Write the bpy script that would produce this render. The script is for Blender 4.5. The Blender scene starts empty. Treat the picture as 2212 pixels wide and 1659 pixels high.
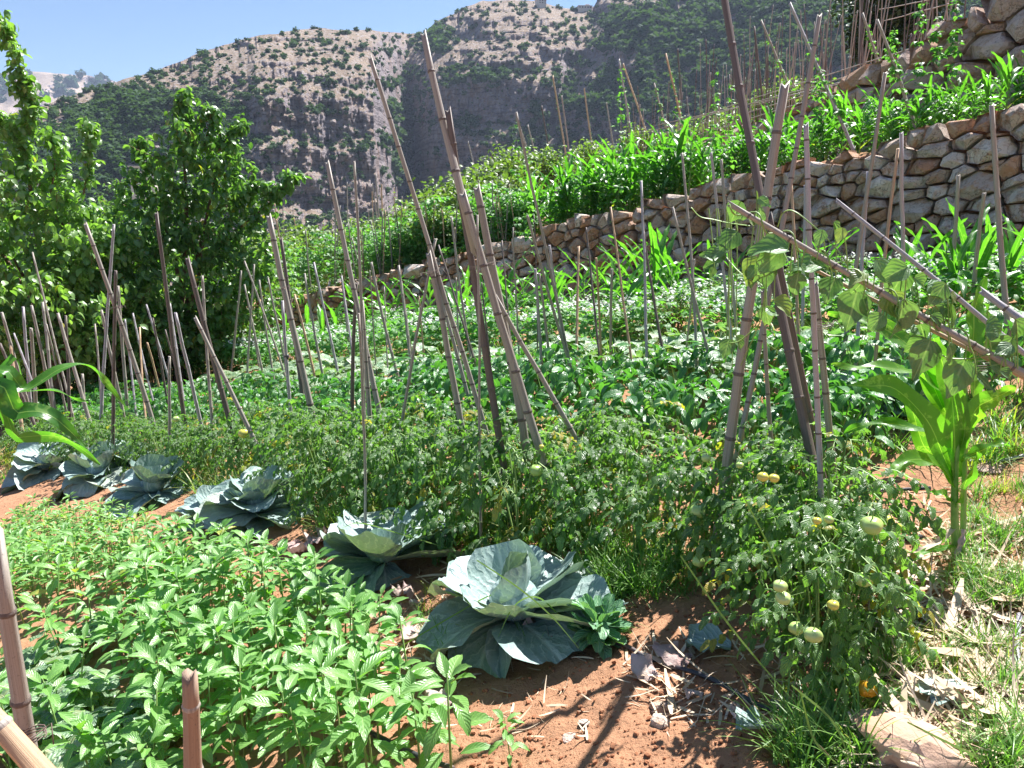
import bpy, math, random
import numpy as np
from mathutils import Matrix, Vector, noise as mnoise
R = math.radians
rng = np.random.default_rng(7)
random.seed(7)
scene = bpy.context.scene
COL = scene.collection

# ------------------------------------------------------------------ camera, sky, sun, exposure
PITCH = 13.0
EYE = 1.6
cam_d = bpy.data.cameras.new('camera')
cam_d.sensor_width = 36.0
cam_d.lens = 36.0 * 1609.0 / 2212.0
cam_d.clip_start = 0.05
cam_d.clip_end = 9000.0
cam = bpy.data.objects.new('camera', cam_d)
cam.location = (0, 0, EYE)
cam.rotation_euler = (R(90 - PITCH), 0, 0)
COL.objects.link(cam)
scene.camera = cam

SUN_EL, SUN_AZ = R(56), R(38)          # azimuth measured from +Y towards +X
world = bpy.data.worlds.new('World')
scene.world = world
world.use_nodes = True
wn = world.node_tree
wn.nodes.clear()
sky = wn.nodes.new('ShaderNodeTexSky')
sky.sky_type = 'NISHITA'
sky.sun_disc = False
sky.sun_elevation = SUN_EL
sky.sun_rotation = SUN_AZ
sky.altitude = 400
sky.air_density = 1.0
sky.dust_density = 0.3
sky.ozone_density = 5.5
bg = wn.nodes.new('ShaderNodeBackground')
bg.inputs['Strength'].default_value = 0.052
wo = wn.nodes.new('ShaderNodeOutputWorld')
wn.links.new(sky.outputs[0], bg.inputs[0])
wn.links.new(bg.outputs[0], wo.inputs[0])

sun_d = bpy.data.lights.new('sun', 'SUN')
sun_d.energy = 5.0
sun_d.angle = R(0.5)
sun_d.color = (1.0, 0.965, 0.93)
sun = bpy.data.objects.new('sun', sun_d)
sdir = Vector((math.sin(SUN_AZ) * math.cos(SUN_EL), math.cos(SUN_AZ) * math.cos(SUN_EL), math.sin(SUN_EL)))
sun.rotation_euler = sdir.to_track_quat('Z', 'Y').to_euler()
sun.location = (20, 20, 40)
COL.objects.link(sun)

vs = scene.view_settings
vs.view_transform = 'Standard'
vs.look = 'None'
vs.gamma = 1.0
vs.use_curve_mapping = False
vs.exposure = 1.5
try:
    scene.cycles.max_bounces = 7
    scene.cycles.diffuse_bounces = 2
    scene.cycles.transmission_bounces = 4
    scene.cycles.volume_bounces = 0
    scene.cycles.caustics_reflective = False
    scene.cycles.caustics_refractive = False
except Exception:
    pass

# ------------------------------------------------------------------ naming and tagging
def tag(o, label=None, cat=None, group=None, kind=None):
    if label: o['label'] = label
    if cat: o['category'] = cat
    if group: o['group'] = group
    if kind: o['kind'] = kind
    return o

def link(name, mesh, parent=None, M=None):
    o = bpy.data.objects.new(name, mesh)
    COL.objects.link(o)
    if parent is not None: o.parent = parent
    if M is not None: o.matrix_basis = Matrix(M.tolist() if hasattr(M, 'tolist') else M)
    return o

def ordinal(n):
    if 10 <= n % 100 <= 20: return '%dth' % n
    return '%d%s' % (n, {1: 'st', 2: 'nd', 3: 'rd'}.get(n % 10, 'th'))

PENDING = {}
def later(o, base, group, where=''):
    """label given at the end: base + its place among its like, counted from the left in view"""
    PENDING.setdefault((base, group, where), []).append(o)

def screen_x(o):
    w = o.matrix_world.translation if o.parent else o.location
    return project(w.x, w.y, w.z)[0]

def settle_labels():
    for (base, group, where), L in PENDING.items():
        L.sort(key=screen_x)
        n = len(L)
        for i, o in enumerate(L):
            if n == 1: t = base + (' ' + where if where else '')
            else:
                pos = 'leftmost' if i == 0 else ('rightmost' if i == n - 1 else ordinal(i + 1) + ' from the left')
                t = '%s%s, %s' % (base, (' ' + where if where else ''), pos)
            o['label'] = t
            if group: o['group'] = group

# ------------------------------------------------------------------ picture coordinates -> points in the place (2212 x 1659 sketch units)
FPX = 1609.0
cp, sp = math.cos(R(PITCH)), math.sin(R(PITCH))
def ray(sx, sy):
    cx, cy = (sx - 1106.0) / FPX, (829.5 - sy) / FPX
    return cx, cp + cy * sp, -sp + cy * cp
def P(sx, sy, d):
    x, y, z = ray(sx, sy)
    return np.array([x / y * d, d, EYE + z / y * d])
def project(x, y, z):
    zz = z - EYE
    f = y * cp - zz * sp
    u = y * sp + zz * cp
    return 1106 + x / f * FPX, 829.5 - u / f * FPX
def px(n, d):
    return n / FPX * d

# ------------------------------------------------------------------ the lie of the land
W1 = np.array([(14.0, -3.0), (9.0, 2.9), (5.1, 7.4), (2.7, 10.5), (0.4, 13.3), (-3.0, 15.2), (-6.9, 15.9)])
W1H = np.array([2.0, 1.7, 1.5, 1.28, 1.1, 0.8, 0.7])
W2 = np.array([(17.0, -2.0), (9.8, 4.8), (7.0, 10.0), (6.3, 11.5), (5.6, 14.0), (4.2, 18.0), (1.2, 24.0), (-5.0, 34.0)])
W2H = np.array([2.6, 2.4, 2.2, 1.7, 1.35, 1.15, 0.9, 0.8])

def poly_side(x, y, W, WH):
    """signed distance behind the polyline (positive on the far side) and the wall height there"""
    x = np.asarray(x, float); y = np.asarray(y, float)
    best = np.full(x.shape, 1e9); sd = np.zeros(x.shape); hh = np.zeros(x.shape)
    for i in range(len(W) - 1):
        a, b = W[i], W[i + 1]
        d = b - a; L = np.hypot(*d); t = np.clip(((x - a[0]) * d[0] + (y - a[1]) * d[1]) / L ** 2, 0, 1)
        qx, qy = a[0] + t * d[0], a[1] + t * d[1]
        D = np.hypot(x - qx, y - qy)
        s = np.sign((x - a[0]) * d[1] - (y - a[1]) * d[0])
        m = D < best - 1e-9
        best = np.where(m, D, best); sd = np.where(m, D * s, sd); hh = np.where(m, WH[i] + t * (WH[i + 1] - WH[i]), hh)
    return sd, hh
def sstep(a, b, x):
    t = np.clip((x - a) / (b - a), 0, 1)
    return t * t * (3 - 2 * t)
def base_z(x, y):
    x = np.asarray(x, float); y = np.asarray(y, float)
    xx = np.where(x > 9, 9 + (x - 9) * 0.75, x)
    xx = np.where(xx < -14, -14 + (xx + 14) * 0.6, xx)
    z = 0.217 * np.clip(xx, -60, 45)
    d = np.hypot(x, y)
    z = z - 0.20 * np.clip(d - 30, 0, 240) * sstep(30, 60, d)
    z = z + 0.04 * np.sin(x * 1.3 + 0.6) * np.sin(y * 1.1) 
    return z
def H(x, y):
    z = base_z(x, y)
    s1, h1 = poly_side(x, y, W1, W1H)
    s2, h2 = poly_side(x, y, W2, W2H)
    f1 = sstep(-8.5, -6.0, np.asarray(x, float)) if True else 1
    z = z + h1 * sstep(0.62, 1.0, s1) * f1 + h2 * sstep(0.7, 1.2, s2) * sstep(-6.5, -3.5, np.asarray(x, float))
    return z
def Hs(x, y):
    return float(H(np.array([x]), np.array([y]))[0])
_ds = np.concatenate([np.arange(0.6, 12, 0.02), np.arange(12, 60, 0.1)])
def G(sx, sy, h=0.0, dmin=0.0):
    """first point on the ground (raised by h) under a sketch point"""
    x, y, z = ray(sx, sy)
    X = x / y * _ds; Z = EYE + z / y * _ds
    hit = np.nonzero((Z < H(X, _ds) + h) & (_ds > dmin))[0]
    k = hit[0] if len(hit) else len(_ds) - 1
    return np.array([X[k], _ds[k], Z[k] - h])

# row frame: e runs along the rows (to the left and away), n across them towards the wall
RE = np.array([-0.785, 0.62]); RN = np.array([0.62, 0.785])
def row_pt(e, n):
    p = RE * e + RN * n
    return p[0], p[1]

# ------------------------------------------------------------------ geometry helpers
class Geo:
    def __init__(s): s.V = []; s.Q = []; s.T = []; s.U = []; s.N = []; s.mq = []; s.mt = []; s.n = 0
    def add(s, T, M=None, tint=0.5, age=0.0, mat=0):
        V, Q, Tr, U = T
        if M is not None: V = V @ M[:3, :3].T + M[:3, 3]
        s.V.append(V); s.U.append(U); s.N.append(np.tile([tint, age], (len(V), 1)))
        if Q is not None and len(Q): s.Q.append(Q + s.n); s.mq.append(np.full(len(Q), mat))
        if Tr is not None and len(Tr): s.T.append(Tr + s.n); s.mt.append(np.full(len(Tr), mat))
        s.n += len(V)
    def many(s, T, Ms, tint, age=None, mat=0):
        V, Q, Tr, U = T
        k, n = len(Ms), len(V)
        if k == 0: return
        VV = np.einsum('kij,nj->kni', Ms[:, :3, :3], V) + Ms[:, None, :3, 3]
        s.V.append(VV.reshape(-1, 3)); s.U.append(np.tile(U, (k, 1)))
        age = np.zeros(k) if age is None else age
        s.N.append(np.repeat(np.stack([tint, age], 1), n, 0))
        off = (np.arange(k) * n)[:, None, None] + s.n
        if Q is not None and len(Q): s.Q.append((Q[None] + off).reshape(-1, 4)); s.mq.append(np.full(k * len(Q), mat))
        if Tr is not None and len(Tr): s.T.append((Tr[None] + off).reshape(-1, 3)); s.mt.append(np.full(k * len(Tr), mat))
        s.n += k * n
    def mesh(s, name, mats, smooth=True):
        V = np.concatenate(s.V); U = np.concatenate(s.U); N = np.concatenate(s.N)
        Q = np.concatenate(s.Q) if s.Q else np.zeros((0, 4), int)
        T = np.concatenate(s.T) if s.T else np.zeros((0, 3), int)
        m = bpy.data.meshes.new(name)
        m.vertices.add(len(V)); m.vertices.foreach_set('co', V.astype(np.float32).ravel())
        L = np.concatenate([Q.ravel(), T.ravel()]).astype(np.int32)
        m.loops.add(len(L)); m.loops.foreach_set('vertex_index', L)
        st = np.concatenate([np.arange(len(Q)) * 4, len(Q) * 4 + np.arange(len(T)) * 3]).astype(np.int32)
        m.polygons.add(len(st)); m.polygons.foreach_set('loop_start', st)
        mi = np.concatenate((s.mq or [np.zeros(0)]) + (s.mt or [np.zeros(0)])).astype(np.int32)
        if not isinstance(mats, (list, tuple)): mats = [mats]
        for a in mats: m.materials.append(a)
        m.polygons.foreach_set('material_index', mi)
        m.polygons.foreach_set('use_smooth', np.full(len(st), smooth))
        for nm, A in (('UVMap', U), ('tint', N)):
            l = m.uv_layers.new(name=nm); l.data.foreach_set('uv', A[L].astype(np.float32).ravel())
        m.update(calc_edges=True)
        return m

def rots(az, ti, ro):
    az, ti, ro = np.broadcast_arrays(np.asarray(az, float), np.asarray(ti, float), np.asarray(ro, float))
    k = az.shape[0]
    def z(): return np.zeros(k)
    o = np.ones(k)
    Rz = np.stack([np.cos(az), -np.sin(az), z(), np.sin(az), np.cos(az), z(), z(), z(), o], 1).reshape(k, 3, 3)
    Rx = np.stack([o, z(), z(), z(), np.cos(ti), -np.sin(ti), z(), np.sin(ti), np.cos(ti)], 1).reshape(k, 3, 3)
    Ry = np.stack([np.cos(ro), z(), np.sin(ro), z(), o, z(), -np.sin(ro), z(), np.cos(ro)], 1).reshape(k, 3, 3)
    return Rz @ Rx @ Ry
def mats(loc, az, ti, ro, s):
    loc = np.atleast_2d(loc); k = len(loc)
    M = np.zeros((k, 4, 4)); s = np.broadcast_to(np.asarray(s, float), (k,))
    az = np.broadcast_to(az, (k,)); ti = np.broadcast_to(ti, (k,)); ro = np.broadcast_to(ro, (k,))
    M[:, :3, :3] = rots(az, ti, ro) * s[:, None, None]
    M[:, :3, 3] = loc; M[:, 3, 3] = 1
    return M
def mat1(loc, az=0, ti=0, ro=0, s=1.0):
    return mats(np.array(loc, float)[None], az, ti, ro, s)[0]

def grid_faces(nx, ny):
    a = np.arange(ny)[:, None] * (nx + 1) + np.arange(nx)[None]
    a = a.ravel()
    return np.stack([a, a + 1, a + nx + 2, a + nx + 1], 1)
def leafT(L, W, out, ny=None, nx=2, fold=0.15, curl=0.0, phi=0.0, wave=0.0, wf=3.0, ph=0.0, ruff=0.0, cup=0.0, twist=0.0, seed=0):
    """a leaf growing along +Y with its upper face to +Z; out = half-widths from base to tip"""
    ny = ny or len(out) - 1
    v = np.linspace(0, 1, ny + 1); u = np.linspace(-1, 1, nx + 1)
    w = np.interp(v, np.linspace(0, 1, len(out)), out) * W * 0.5
    a = phi + curl * v
    st = L / ny
    am = (a[1:] + a[:-1]) / 2
    yc = np.concatenate([[0], np.cumsum(np.cos(am))]) * st; zc = np.concatenate([[0], np.cumsum(np.sin(am))]) * st
    U, Vv = np.meshgrid(u, v)
    wv = w[:, None]
    off = fold * np.abs(U) * wv + cup * U ** 2 * wv
    if wave: off = off + wave * np.sin(wf * 6.283 * Vv + ph + np.sign(U) * 1.4) * np.abs(U) * (0.25 + Vv)
    x = U * wv; lat = x.copy()
    if ruff:
        r = np.random.default_rng(seed)
        c = r.uniform(0, 6.28, 4)
        th = np.arctan2(U, 0.35 + Vv * 0.9)
        edge = np.clip(np.maximum(np.abs(U), 0) ** 3 + np.clip(Vv - 0.72, 0, 1) * 2.4, 0, 1.4)
        off = off + ruff * edge * (np.sin(th * 9 + Vv * 5 + c[0]) + 0.6 * np.sin(th * 17 + Vv * 9 + c[1]))
        lat = lat * (1 + 0.03 * np.sin(th * 23 + c[2]))
    tw = twist * Vv
    X = lat * np.cos(tw) - off * np.sin(tw); O = lat * np.sin(tw) + off * np.cos(tw)
    Y = yc[:, None] - O * np.sin(a)[:, None]; Z = zc[:, None] + O * np.cos(a)[:, None]
    V = np.stack([X, Y, Z], 2).reshape(-1, 3)
    UV = np.stack([U * 0.5 + 0.5, Vv], 2).reshape(-1, 2)
    return V, grid_faces(nx, ny), None, UV

def frame(t):
    t = t / (np.linalg.norm(t) + 1e-9)
    r = np.array([0, 0, 1.0]) if abs(t[2]) < 0.9 else np.array([1.0, 0, 0])
    a = np.cross(t, r); a /= np.linalg.norm(a)
    return a, np.cross(t, a)
def smooth_path(pts, k=4):
    pts = np.array(pts, float); n = len(pts)
    if n < 3: return np.array([pts[0] + (pts[-1] - pts[0]) * i / k for i in range(k + 1)])
    out = []
    ext = np.vstack([2 * pts[0] - pts[1], pts, 2 * pts[-1] - pts[-2]])
    for i in range(n - 1):
        p0, p1, p2, p3 = ext[i:i + 4]
        for j in range(k):
            t = j / k
            out.append(0.5 * ((2 * p1) + (-p0 + p2) * t + (2 * p0 - 5 * p1 + 4 * p2 - p3) * t * t + (-p0 + 3 * p1 - 3 * p2 + p3) * t ** 3))
    out.append(pts[-1])
    return np.array(out)
def tubeT(pts, rad, ns=8, cap=True, jag=0.0):
    pts = np.array(pts, float); n = len(pts)
    rad = np.broadcast_to(np.asarray(rad, float), (n,))
    L = np.concatenate([[0], np.cumsum(np.linalg.norm(np.diff(pts, axis=0), axis=1))])
    V = []; UV = []
    a, b = frame(pts[1] - pts[0])
    th = np.linspace(0, 2 * math.pi, ns + 1)
    for i in range(n):
        t = pts[min(i + 1, n - 1)] - pts[max(i - 1, 0)]
        t = t / (np.linalg.norm(t) + 1e-9)
        a = a - t * a.dot(t); a /= np.linalg.norm(a); b = np.cross(t, a)
        ring = pts[i] + rad[i] * (np.cos(th)[:, None] * a + np.sin(th)[:, None] * b)
        if jag and i in (0, n - 1):
            q = (np.sin(th * 2 + 1.0) + 0.6 * np.sin(th * 3 + 2.2)) * jag * rad[i]
            q[-1] = q[0]
            ring = ring + t * q[:, None]
        V.append(ring); UV.append(np.stack([th / 6.2832, np.full(ns + 1, L[i])], 1))
    V = np.concatenate(V); UV = np.concatenate(UV)
    Q = grid_faces(ns, n - 1)
    T = None
    if cap:
        c0 = len(V)
        V = np.vstack([V, pts[0], pts[-1]]); UV = np.vstack([UV, [0.5, 0], [0.5, L[-1]]])
        k = np.arange(ns)
        T = np.vstack([np.stack([np.full(ns, c0), k + 1, k], 1), np.stack([np.full(ns, c0 + 1), (n - 1) * (ns + 1) + k, (n - 1) * (ns + 1) + k + 1], 1)])
    return V, Q, T, UV
def ribbonT(pts, width, nrm, nx=2, fold=0.25, wave=0.0, wf=2.0, ph=0.0, k=5, twist=0.0):
    """strip along a smooth path; nrm = rough direction of its upper face"""
    p = smooth_path(pts, k); n = len(p)
    v = np.linspace(0, 1, n)
    w = np.interp(v, np.linspace(0, 1, len(width)), width) * 0.5
    u = np.linspace(-1, 1, nx + 1)
    V = np.zeros((n, nx + 1, 3)); nrm = np.array(nrm, float)
    for i in range(n):
        t = p[min(i + 1, n - 1)] - p[max(i - 1, 0)]; t /= np.linalg.norm(t) + 1e-9
        s = np.cross(t, nrm); s /= np.linalg.norm(s) + 1e-9
        m = np.cross(s, t)
        if twist:
            c, q = math.cos(twist * v[i]), math.sin(twist * v[i]); s, m = s * c + m * q, m * c - s * q
        off = fold * np.abs(u) * w[i] + wave * np.sin(wf * 6.283 * v[i] + ph + np.sign(u) * 1.2) * np.abs(u)
        V[i] = p[i] + np.outer(u * w[i], s) + np.outer(off, m)
    UV = np.stack(np.meshgrid(u * 0.5 + 0.5, v), 2).reshape(-1, 2)
    return V.reshape(-1, 3), grid_faces(nx, n - 1), None, UV
def ico(level=1):
    import bmesh
    bm = bmesh.new(); bmesh.ops.create_icosphere(bm, subdivisions=level, radius=1.0)
    V = np.array([v.co[:] for v in bm.verts]); F = np.array([[v.index for v in f.verts] for f in bm.faces])
    bm.free()
    return V, F
ICO1 = ico(1); ICO2 = ico(2); ICO3 = ico(3)
def lumpT(seed, level=2, amp=0.3, sc=(1, 1, 1), planes=6, freq=1.4):
    """an angular stone: a ball cut back by random planes and roughened"""
    V, F = {1: ICO1, 2: ICO2, 3: ICO3}[level]
    r = np.random.default_rng(seed)
    rad = np.ones(len(V))
    for _ in range(planes):
        n = r.normal(size=3); n /= np.linalg.norm(n); h = r.uniform(0.62, 0.92)
        d = V @ n
        rad = np.where(d > 1e-3, np.minimum(rad, h / np.maximum(d, 1e-3)), rad)
    o = r.uniform(0, 50, 3)
    rad = rad * np.array([1 + amp * 0.3 * mnoise.noise(Vector(v * freq + o)) for v in V])
    W = V * rad[:, None] * np.array(sc)
    return W, None, F, V[:, :2] * 0.5 + 0.5
# ------------------------------------------------------------------ materials
def new_mat(name):
    m = bpy.data.materials.new(name); m.use_nodes = True
    m.node_tree.nodes.clear()
    return m, m.node_tree
class NB:
    """small node builder"""
    def __init__(s, nt): s.nt = nt
    def n(s, t, ins=None, **props):
        nd = s.nt.nodes.new('ShaderNode' + t)
        for k, v in props.items(): setattr(nd, k, v)
        for k, v in (ins or {}).items():
            if isinstance(v, bpy.types.NodeSocket): s.nt.links.new(v, nd.inputs[k])
            else: nd.inputs[k].default_value = v
        return nd
    def math(s, op, a, b=0.0, c=None, clamp=False):
        nd = s.n('Math', {0: a, 1: b}, operation=op, use_clamp=clamp)
        if c is not None:
            if isinstance(c, bpy.types.NodeSocket): s.nt.links.new(c, nd.inputs[2])
            else: nd.inputs[2].default_value = c
        return nd.outputs[0]
    def mix(s, f, a, b, blend='MIX'):
        nd = s.nt.nodes.new('ShaderNodeMix'); nd.data_type = 'RGBA'; nd.blend_type = blend
        for i, v in ((0, f), (6, a), (7, b)):
            if isinstance(v, bpy.types.NodeSocket): s.nt.links.new(v, nd.inputs[i])
            else: nd.inputs[i].default_value = (*v, 1) if isinstance(v, tuple) and len(v) == 3 else v
        return nd.outputs[2]
    def noise(s, vec, scale, detail=4, rough=0.6, dist=0.0):
        nd = s.n('TexNoise', {'Scale': scale, 'Detail': detail, 'Roughness': rough, 'Distortion': dist})
        if vec is not None: s.nt.links.new(vec, nd.inputs['Vector'])
        return nd.outputs[0]
    def ramp(s, f, a, b):
        return s.n('MapRange', {0: f, 1: a, 2: b}).outputs[0]
    def out(s, sh):
        o = s.nt.nodes.new('ShaderNodeOutputMaterial'); s.nt.links.new(sh, o.inputs[0])

def leaf_mat(name, c1, c2, vein, yellow=(0.42, 0.33, 0.05), trans=0.35, tboost=2.2, rough=0.45, spec=0.5, K=9.0, side=0.7,
             bump=0.35, veinw=0.10, sheen=None, sidecol=0.35):
    m, nt = new_mat(name); b = NB(nt)
    uv = b.n('UVMap', uv_map='UVMap').outputs[0]; tn = b.n('UVMap', uv_map='tint').outputs[0]
    s1 = b.n('SeparateXYZ', {0: uv}).outputs; s2 = b.n('SeparateXYZ', {0: tn}).outputs
    rnd = b.n('ObjectInfo').outputs['Random']
    au = b.math('MULTIPLY', b.math('ABSOLUTE', b.math('SUBTRACT', s1[0], 0.5)), 2.0)
    geo = b.n('NewGeometry')
    nz = b.noise(geo.outputs['Position'], 14.0, 3)
    f = b.math('ADD', b.math('MULTIPLY', s2[0], 0.55), b.math('MULTIPLY', nz, 0.5))
    f = b.math('ADD', f, b.math('MULTIPLY', b.math('SUBTRACT', rnd, 0.5), 0.35), clamp=True)
    f = b.ramp(f, 0.15, 0.85)
    col = b.mix(f, c1, c2)
    ph = b.math('ADD', b.math('MULTIPLY', s1[1], K), b.math('MULTIPLY', au, -K * side * 0.5))
    ph = b.math('ADD', ph, b.math('MULTIPLY', b.math('SUBTRACT', b.noise(geo.outputs['Position'], 28.0, 3), 0.5), 1.6))
    sv = b.math('SINE', b.math('MULTIPLY', ph, 6.2832))
    line = b.ramp(sv, 0.80, 1.0)
    mid = b.ramp(au, veinw, veinw * 0.3)
    col = b.mix(b.math('MULTIPLY', line, sidecol), col, vein)
    col = b.mix(b.math('MULTIPLY', mid, 0.65), col, vein)
    spots = b.ramp(b.noise(geo.outputs['Position'], 60.0, 2), 0.35, 0.7)
    ye = b.math('MULTIPLY', s2[1], b.math('ADD', 0.55, b.math('MULTIPLY', spots, 0.7)), clamp=True)
    col = b.mix(ye, col, yellow)
    if sheen is not None:
        col = b.mix(b.math('MULTIPLY', b.ramp(b.noise(geo.outputs['Position'], 22.0, 4, 0.7), 0.3, 0.75), sheen[3]), col, sheen[:3])
    bh = b.math('ADD', b.math('MULTIPLY', sv, 0.5), b.math('MULTIPLY', b.noise(geo.outputs['Position'], 90.0, 2), 0.8))
    bh = b.math('ADD', bh, b.math('MULTIPLY', mid, -1.2))
    bp = b.n('Bump', {'Strength': bump, 'Distance': 0.004, 'Height': bh})
    p = b.n('BsdfPrincipled', {'Base Color': col, 'Roughness': rough, 'Specular IOR Level': spec, 'Normal': bp.outputs[0]})
    tc = b.mix(1.0, col, (tboost * 0.95, tboost * 1.15, tboost * 0.32), 'MULTIPLY')
    t = b.n('BsdfTranslucent', {'Color': tc, 'Normal': bp.outputs[0]})
    ms = b.n('MixShader', {0: trans, 1: p.outputs[0], 2: t.outputs[0]})
    b.out(ms.outputs[0])
    return m

def plain_mat(name, c1, c2, scale=12.0, rough=0.85, bump=0.3, dist=0.005, spec=0.3, c3=None, trans=0.0, stretch=None, dark=None):
    m, nt = new_mat(name); b = NB(nt)
    tc = b.n('TexCoord').outputs['Object']
    if stretch: tc = b.n('Mapping', {0: tc, 3: stretch}).outputs[0]
    rnd = b.n('ObjectInfo').outputs['Random']
    v = b.n('VectorMath', {0: tc, 1: b.n('CombineXYZ', {0: b.math('MULTIPLY', rnd, 37.0), 1: rnd}).outputs[0]}, operation='ADD').outputs[0]
    n1 = b.noise(v, scale, 6, 0.65)
    f = b.math('ADD', b.ramp(n1, 0.3, 0.7), b.math('MULTIPLY', b.math('SUBTRACT', rnd, 0.5), 0.5), clamp=True)
    col = b.mix(f, c1, c2)
    if c3: col = b.mix(b.ramp(b.noise(v, scale * 0.45, 4), 0.5, 0.68), col, c3)
    if dark: col = b.mix(b.ramp(b.noise(v, scale * 3.1, 5, 0.7), 0.56, 0.7), col, dark)
    bp = b.n('Bump', {'Strength': bump, 'Distance': dist, 'Height': b.noise(v, scale * 2.5, 6, 0.7)})
    p = b.n('BsdfPrincipled', {'Base Color': col, 'Roughness': rough, 'Specular IOR Level': spec, 'Normal': bp.outputs[0]})
    sh = p.outputs[0]
    if trans:
        t = b.n('BsdfTranslucent', {'Color': col}); sh = b.n('MixShader', {0: trans, 1: sh, 2: t.outputs[0]}).outputs[0]
    b.out(sh)
    return m

def cane_mat(name, c1, c2, c3):
    m, nt = new_mat(name); b = NB(nt)
    uv = b.n('UVMap', uv_map='UVMap').outputs[0]
    rnd = b.n('ObjectInfo').outputs['Random']
    mp = b.n('Mapping', {0: uv, 1: b.n('CombineXYZ', {0: rnd, 1: b.math('MULTIPLY', rnd, 91.0)}).outputs[0], 3: (26.0, 1.6, 1.0)}).outputs[0]
    streak = b.noise(mp, 1.0, 5, 0.7)
    mp2 = b.n('Mapping', {0: uv, 1: b.n('CombineXYZ', {0: rnd, 1: b.math('MULTIPLY', rnd, 53.0)}).outputs[0], 3: (3.0, 2.2, 1.0)}).outputs[0]
    blot = b.noise(mp2, 1.0, 5, 0.65)
    col = b.mix(b.ramp(streak, 0.3, 0.72), c1, c2)
    col = b.mix(b.math('MULTIPLY', b.ramp(blot, 0.48, 0.72), 0.8), col, c3)
    col = b.mix(b.math('MULTIPLY', rnd, 0.35), col, c3)
    geo = b.n('NewGeometry')
    spk = b.ramp(b.noise(geo.outputs['Position'], 160.0, 3, 0.7), 0.60, 0.72)
    col = b.mix(b.math('MULTIPLY', spk, 0.5), col, (0.07, 0.055, 0.05))
    split = b.ramp(b.noise(b.n('Mapping', {0: mp, 3: (1.0, 0.25, 1.0)}).outputs[0], 1.0, 2), 0.66, 0.70)
    col = b.mix(b.math('MULTIPLY', split, 0.7), col, (0.05, 0.04, 0.035))
    tn = b.n('SeparateXYZ', {0: b.n('UVMap', uv_map='tint').outputs[0]}).outputs
    bp = b.n('Bump', {'Strength': 0.5, 'Distance': 0.003, 'Height': b.math('SUBTRACT', streak, split)})
    p = b.n('BsdfPrincipled', {'Base Color': col, 'Roughness': 0.6, 'Specular IOR Level': 0.35, 'Normal': bp.outputs[0]})
    b.out(p.outputs[0])
    return m

def squash_mat(name):
    m, nt = new_mat(name); b = NB(nt)
    uv = b.n('UVMap', uv_map='UVMap').outputs[0]; tn = b.n('SeparateXYZ', {0: b.n('UVMap', uv_map='tint').outputs[0]}).outputs
    s = b.n('SeparateXYZ', {0: uv}).outputs
    dx = b.math('SUBTRACT', s[0], 0.5); dy = b.math('SUBTRACT', s[1], 0.18)
    ang = b.math('ARCTAN2', dx, dy)
    rad = b.math('SQRT', b.math('ADD', b.math('MULTIPLY', dx, dx), b.math('MULTIPLY', dy, dy)))
    fr = b.math('ABSOLUTE', b.math('SUBTRACT', b.math('FRACT', b.math('ADD', b.math('MULTIPLY', ang, 1.11), 0.5)), 0.5))
    w = b.math('MULTIPLY', fr, rad)
    main = b.ramp(w, 0.022, 0.006)
    second = b.math('SINE', b.math('ADD', b.math('MULTIPLY', rad, 60.0), b.math('MULTIPLY', fr, -16.0)))
    geo = b.n('NewGeometry'); pos = geo.outputs['Position']
    f = b.math('ADD', b.math('MULTIPLY', tn[0], 0.6), b.math('MULTIPLY', b.noise(pos, 10, 3), 0.45), clamp=True)
    col = b.mix(f, (0.075, 0.17, 0.06), (0.17, 0.30, 0.15))
    col = b.mix(b.math('MULTIPLY', b.ramp(b.noise(pos, 24, 5, 0.75), 0.42, 0.66), 0.5), col, (0.42, 0.50, 0.40))
    col = b.mix(b.math('MULTIPLY', main, 0.6), col, (0.36, 0.46, 0.27))
    col = b.mix(b.math('MULTIPLY', b.ramp(second, 0.75, 1.0), 0.18), col, (0.30, 0.42, 0.22))
    edge = b.math('MULTIPLY', b.ramp(rad, 0.40, 0.52), b.ramp(b.noise(pos, 30, 2), 0.4, 0.6))
    col = b.mix(b.math('MULTIPLY', b.math('ADD', tn[1], 0.1), edge, clamp=True), col, (0.45, 0.35, 0.12))
    bh = b.math('ADD', b.math('MULTIPLY', second, 0.6), b.math('MULTIPLY', main, -1.5))
    bh = b.math('ADD', bh, b.noise(pos, 70, 3))
    bp = b.n('Bump', {'Strength': 0.5, 'Distance': 0.006, 'Height': bh})
    p = b.n('BsdfPrincipled', {'Base Color': col, 'Roughness': 0.4, 'Specular IOR Level': 0.8, 'Normal': bp.outputs[0]})
    t = b.n('BsdfTranslucent', {'Color': b.mix(1.0, col, (1.4, 2.0, 0.6), 'MULTIPLY'), 'Normal': bp.outputs[0]})
    b.out(b.n('MixShader', {0: 0.28, 1: p.outputs[0], 2: t.outputs[0]}).outputs[0])
    return m

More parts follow.
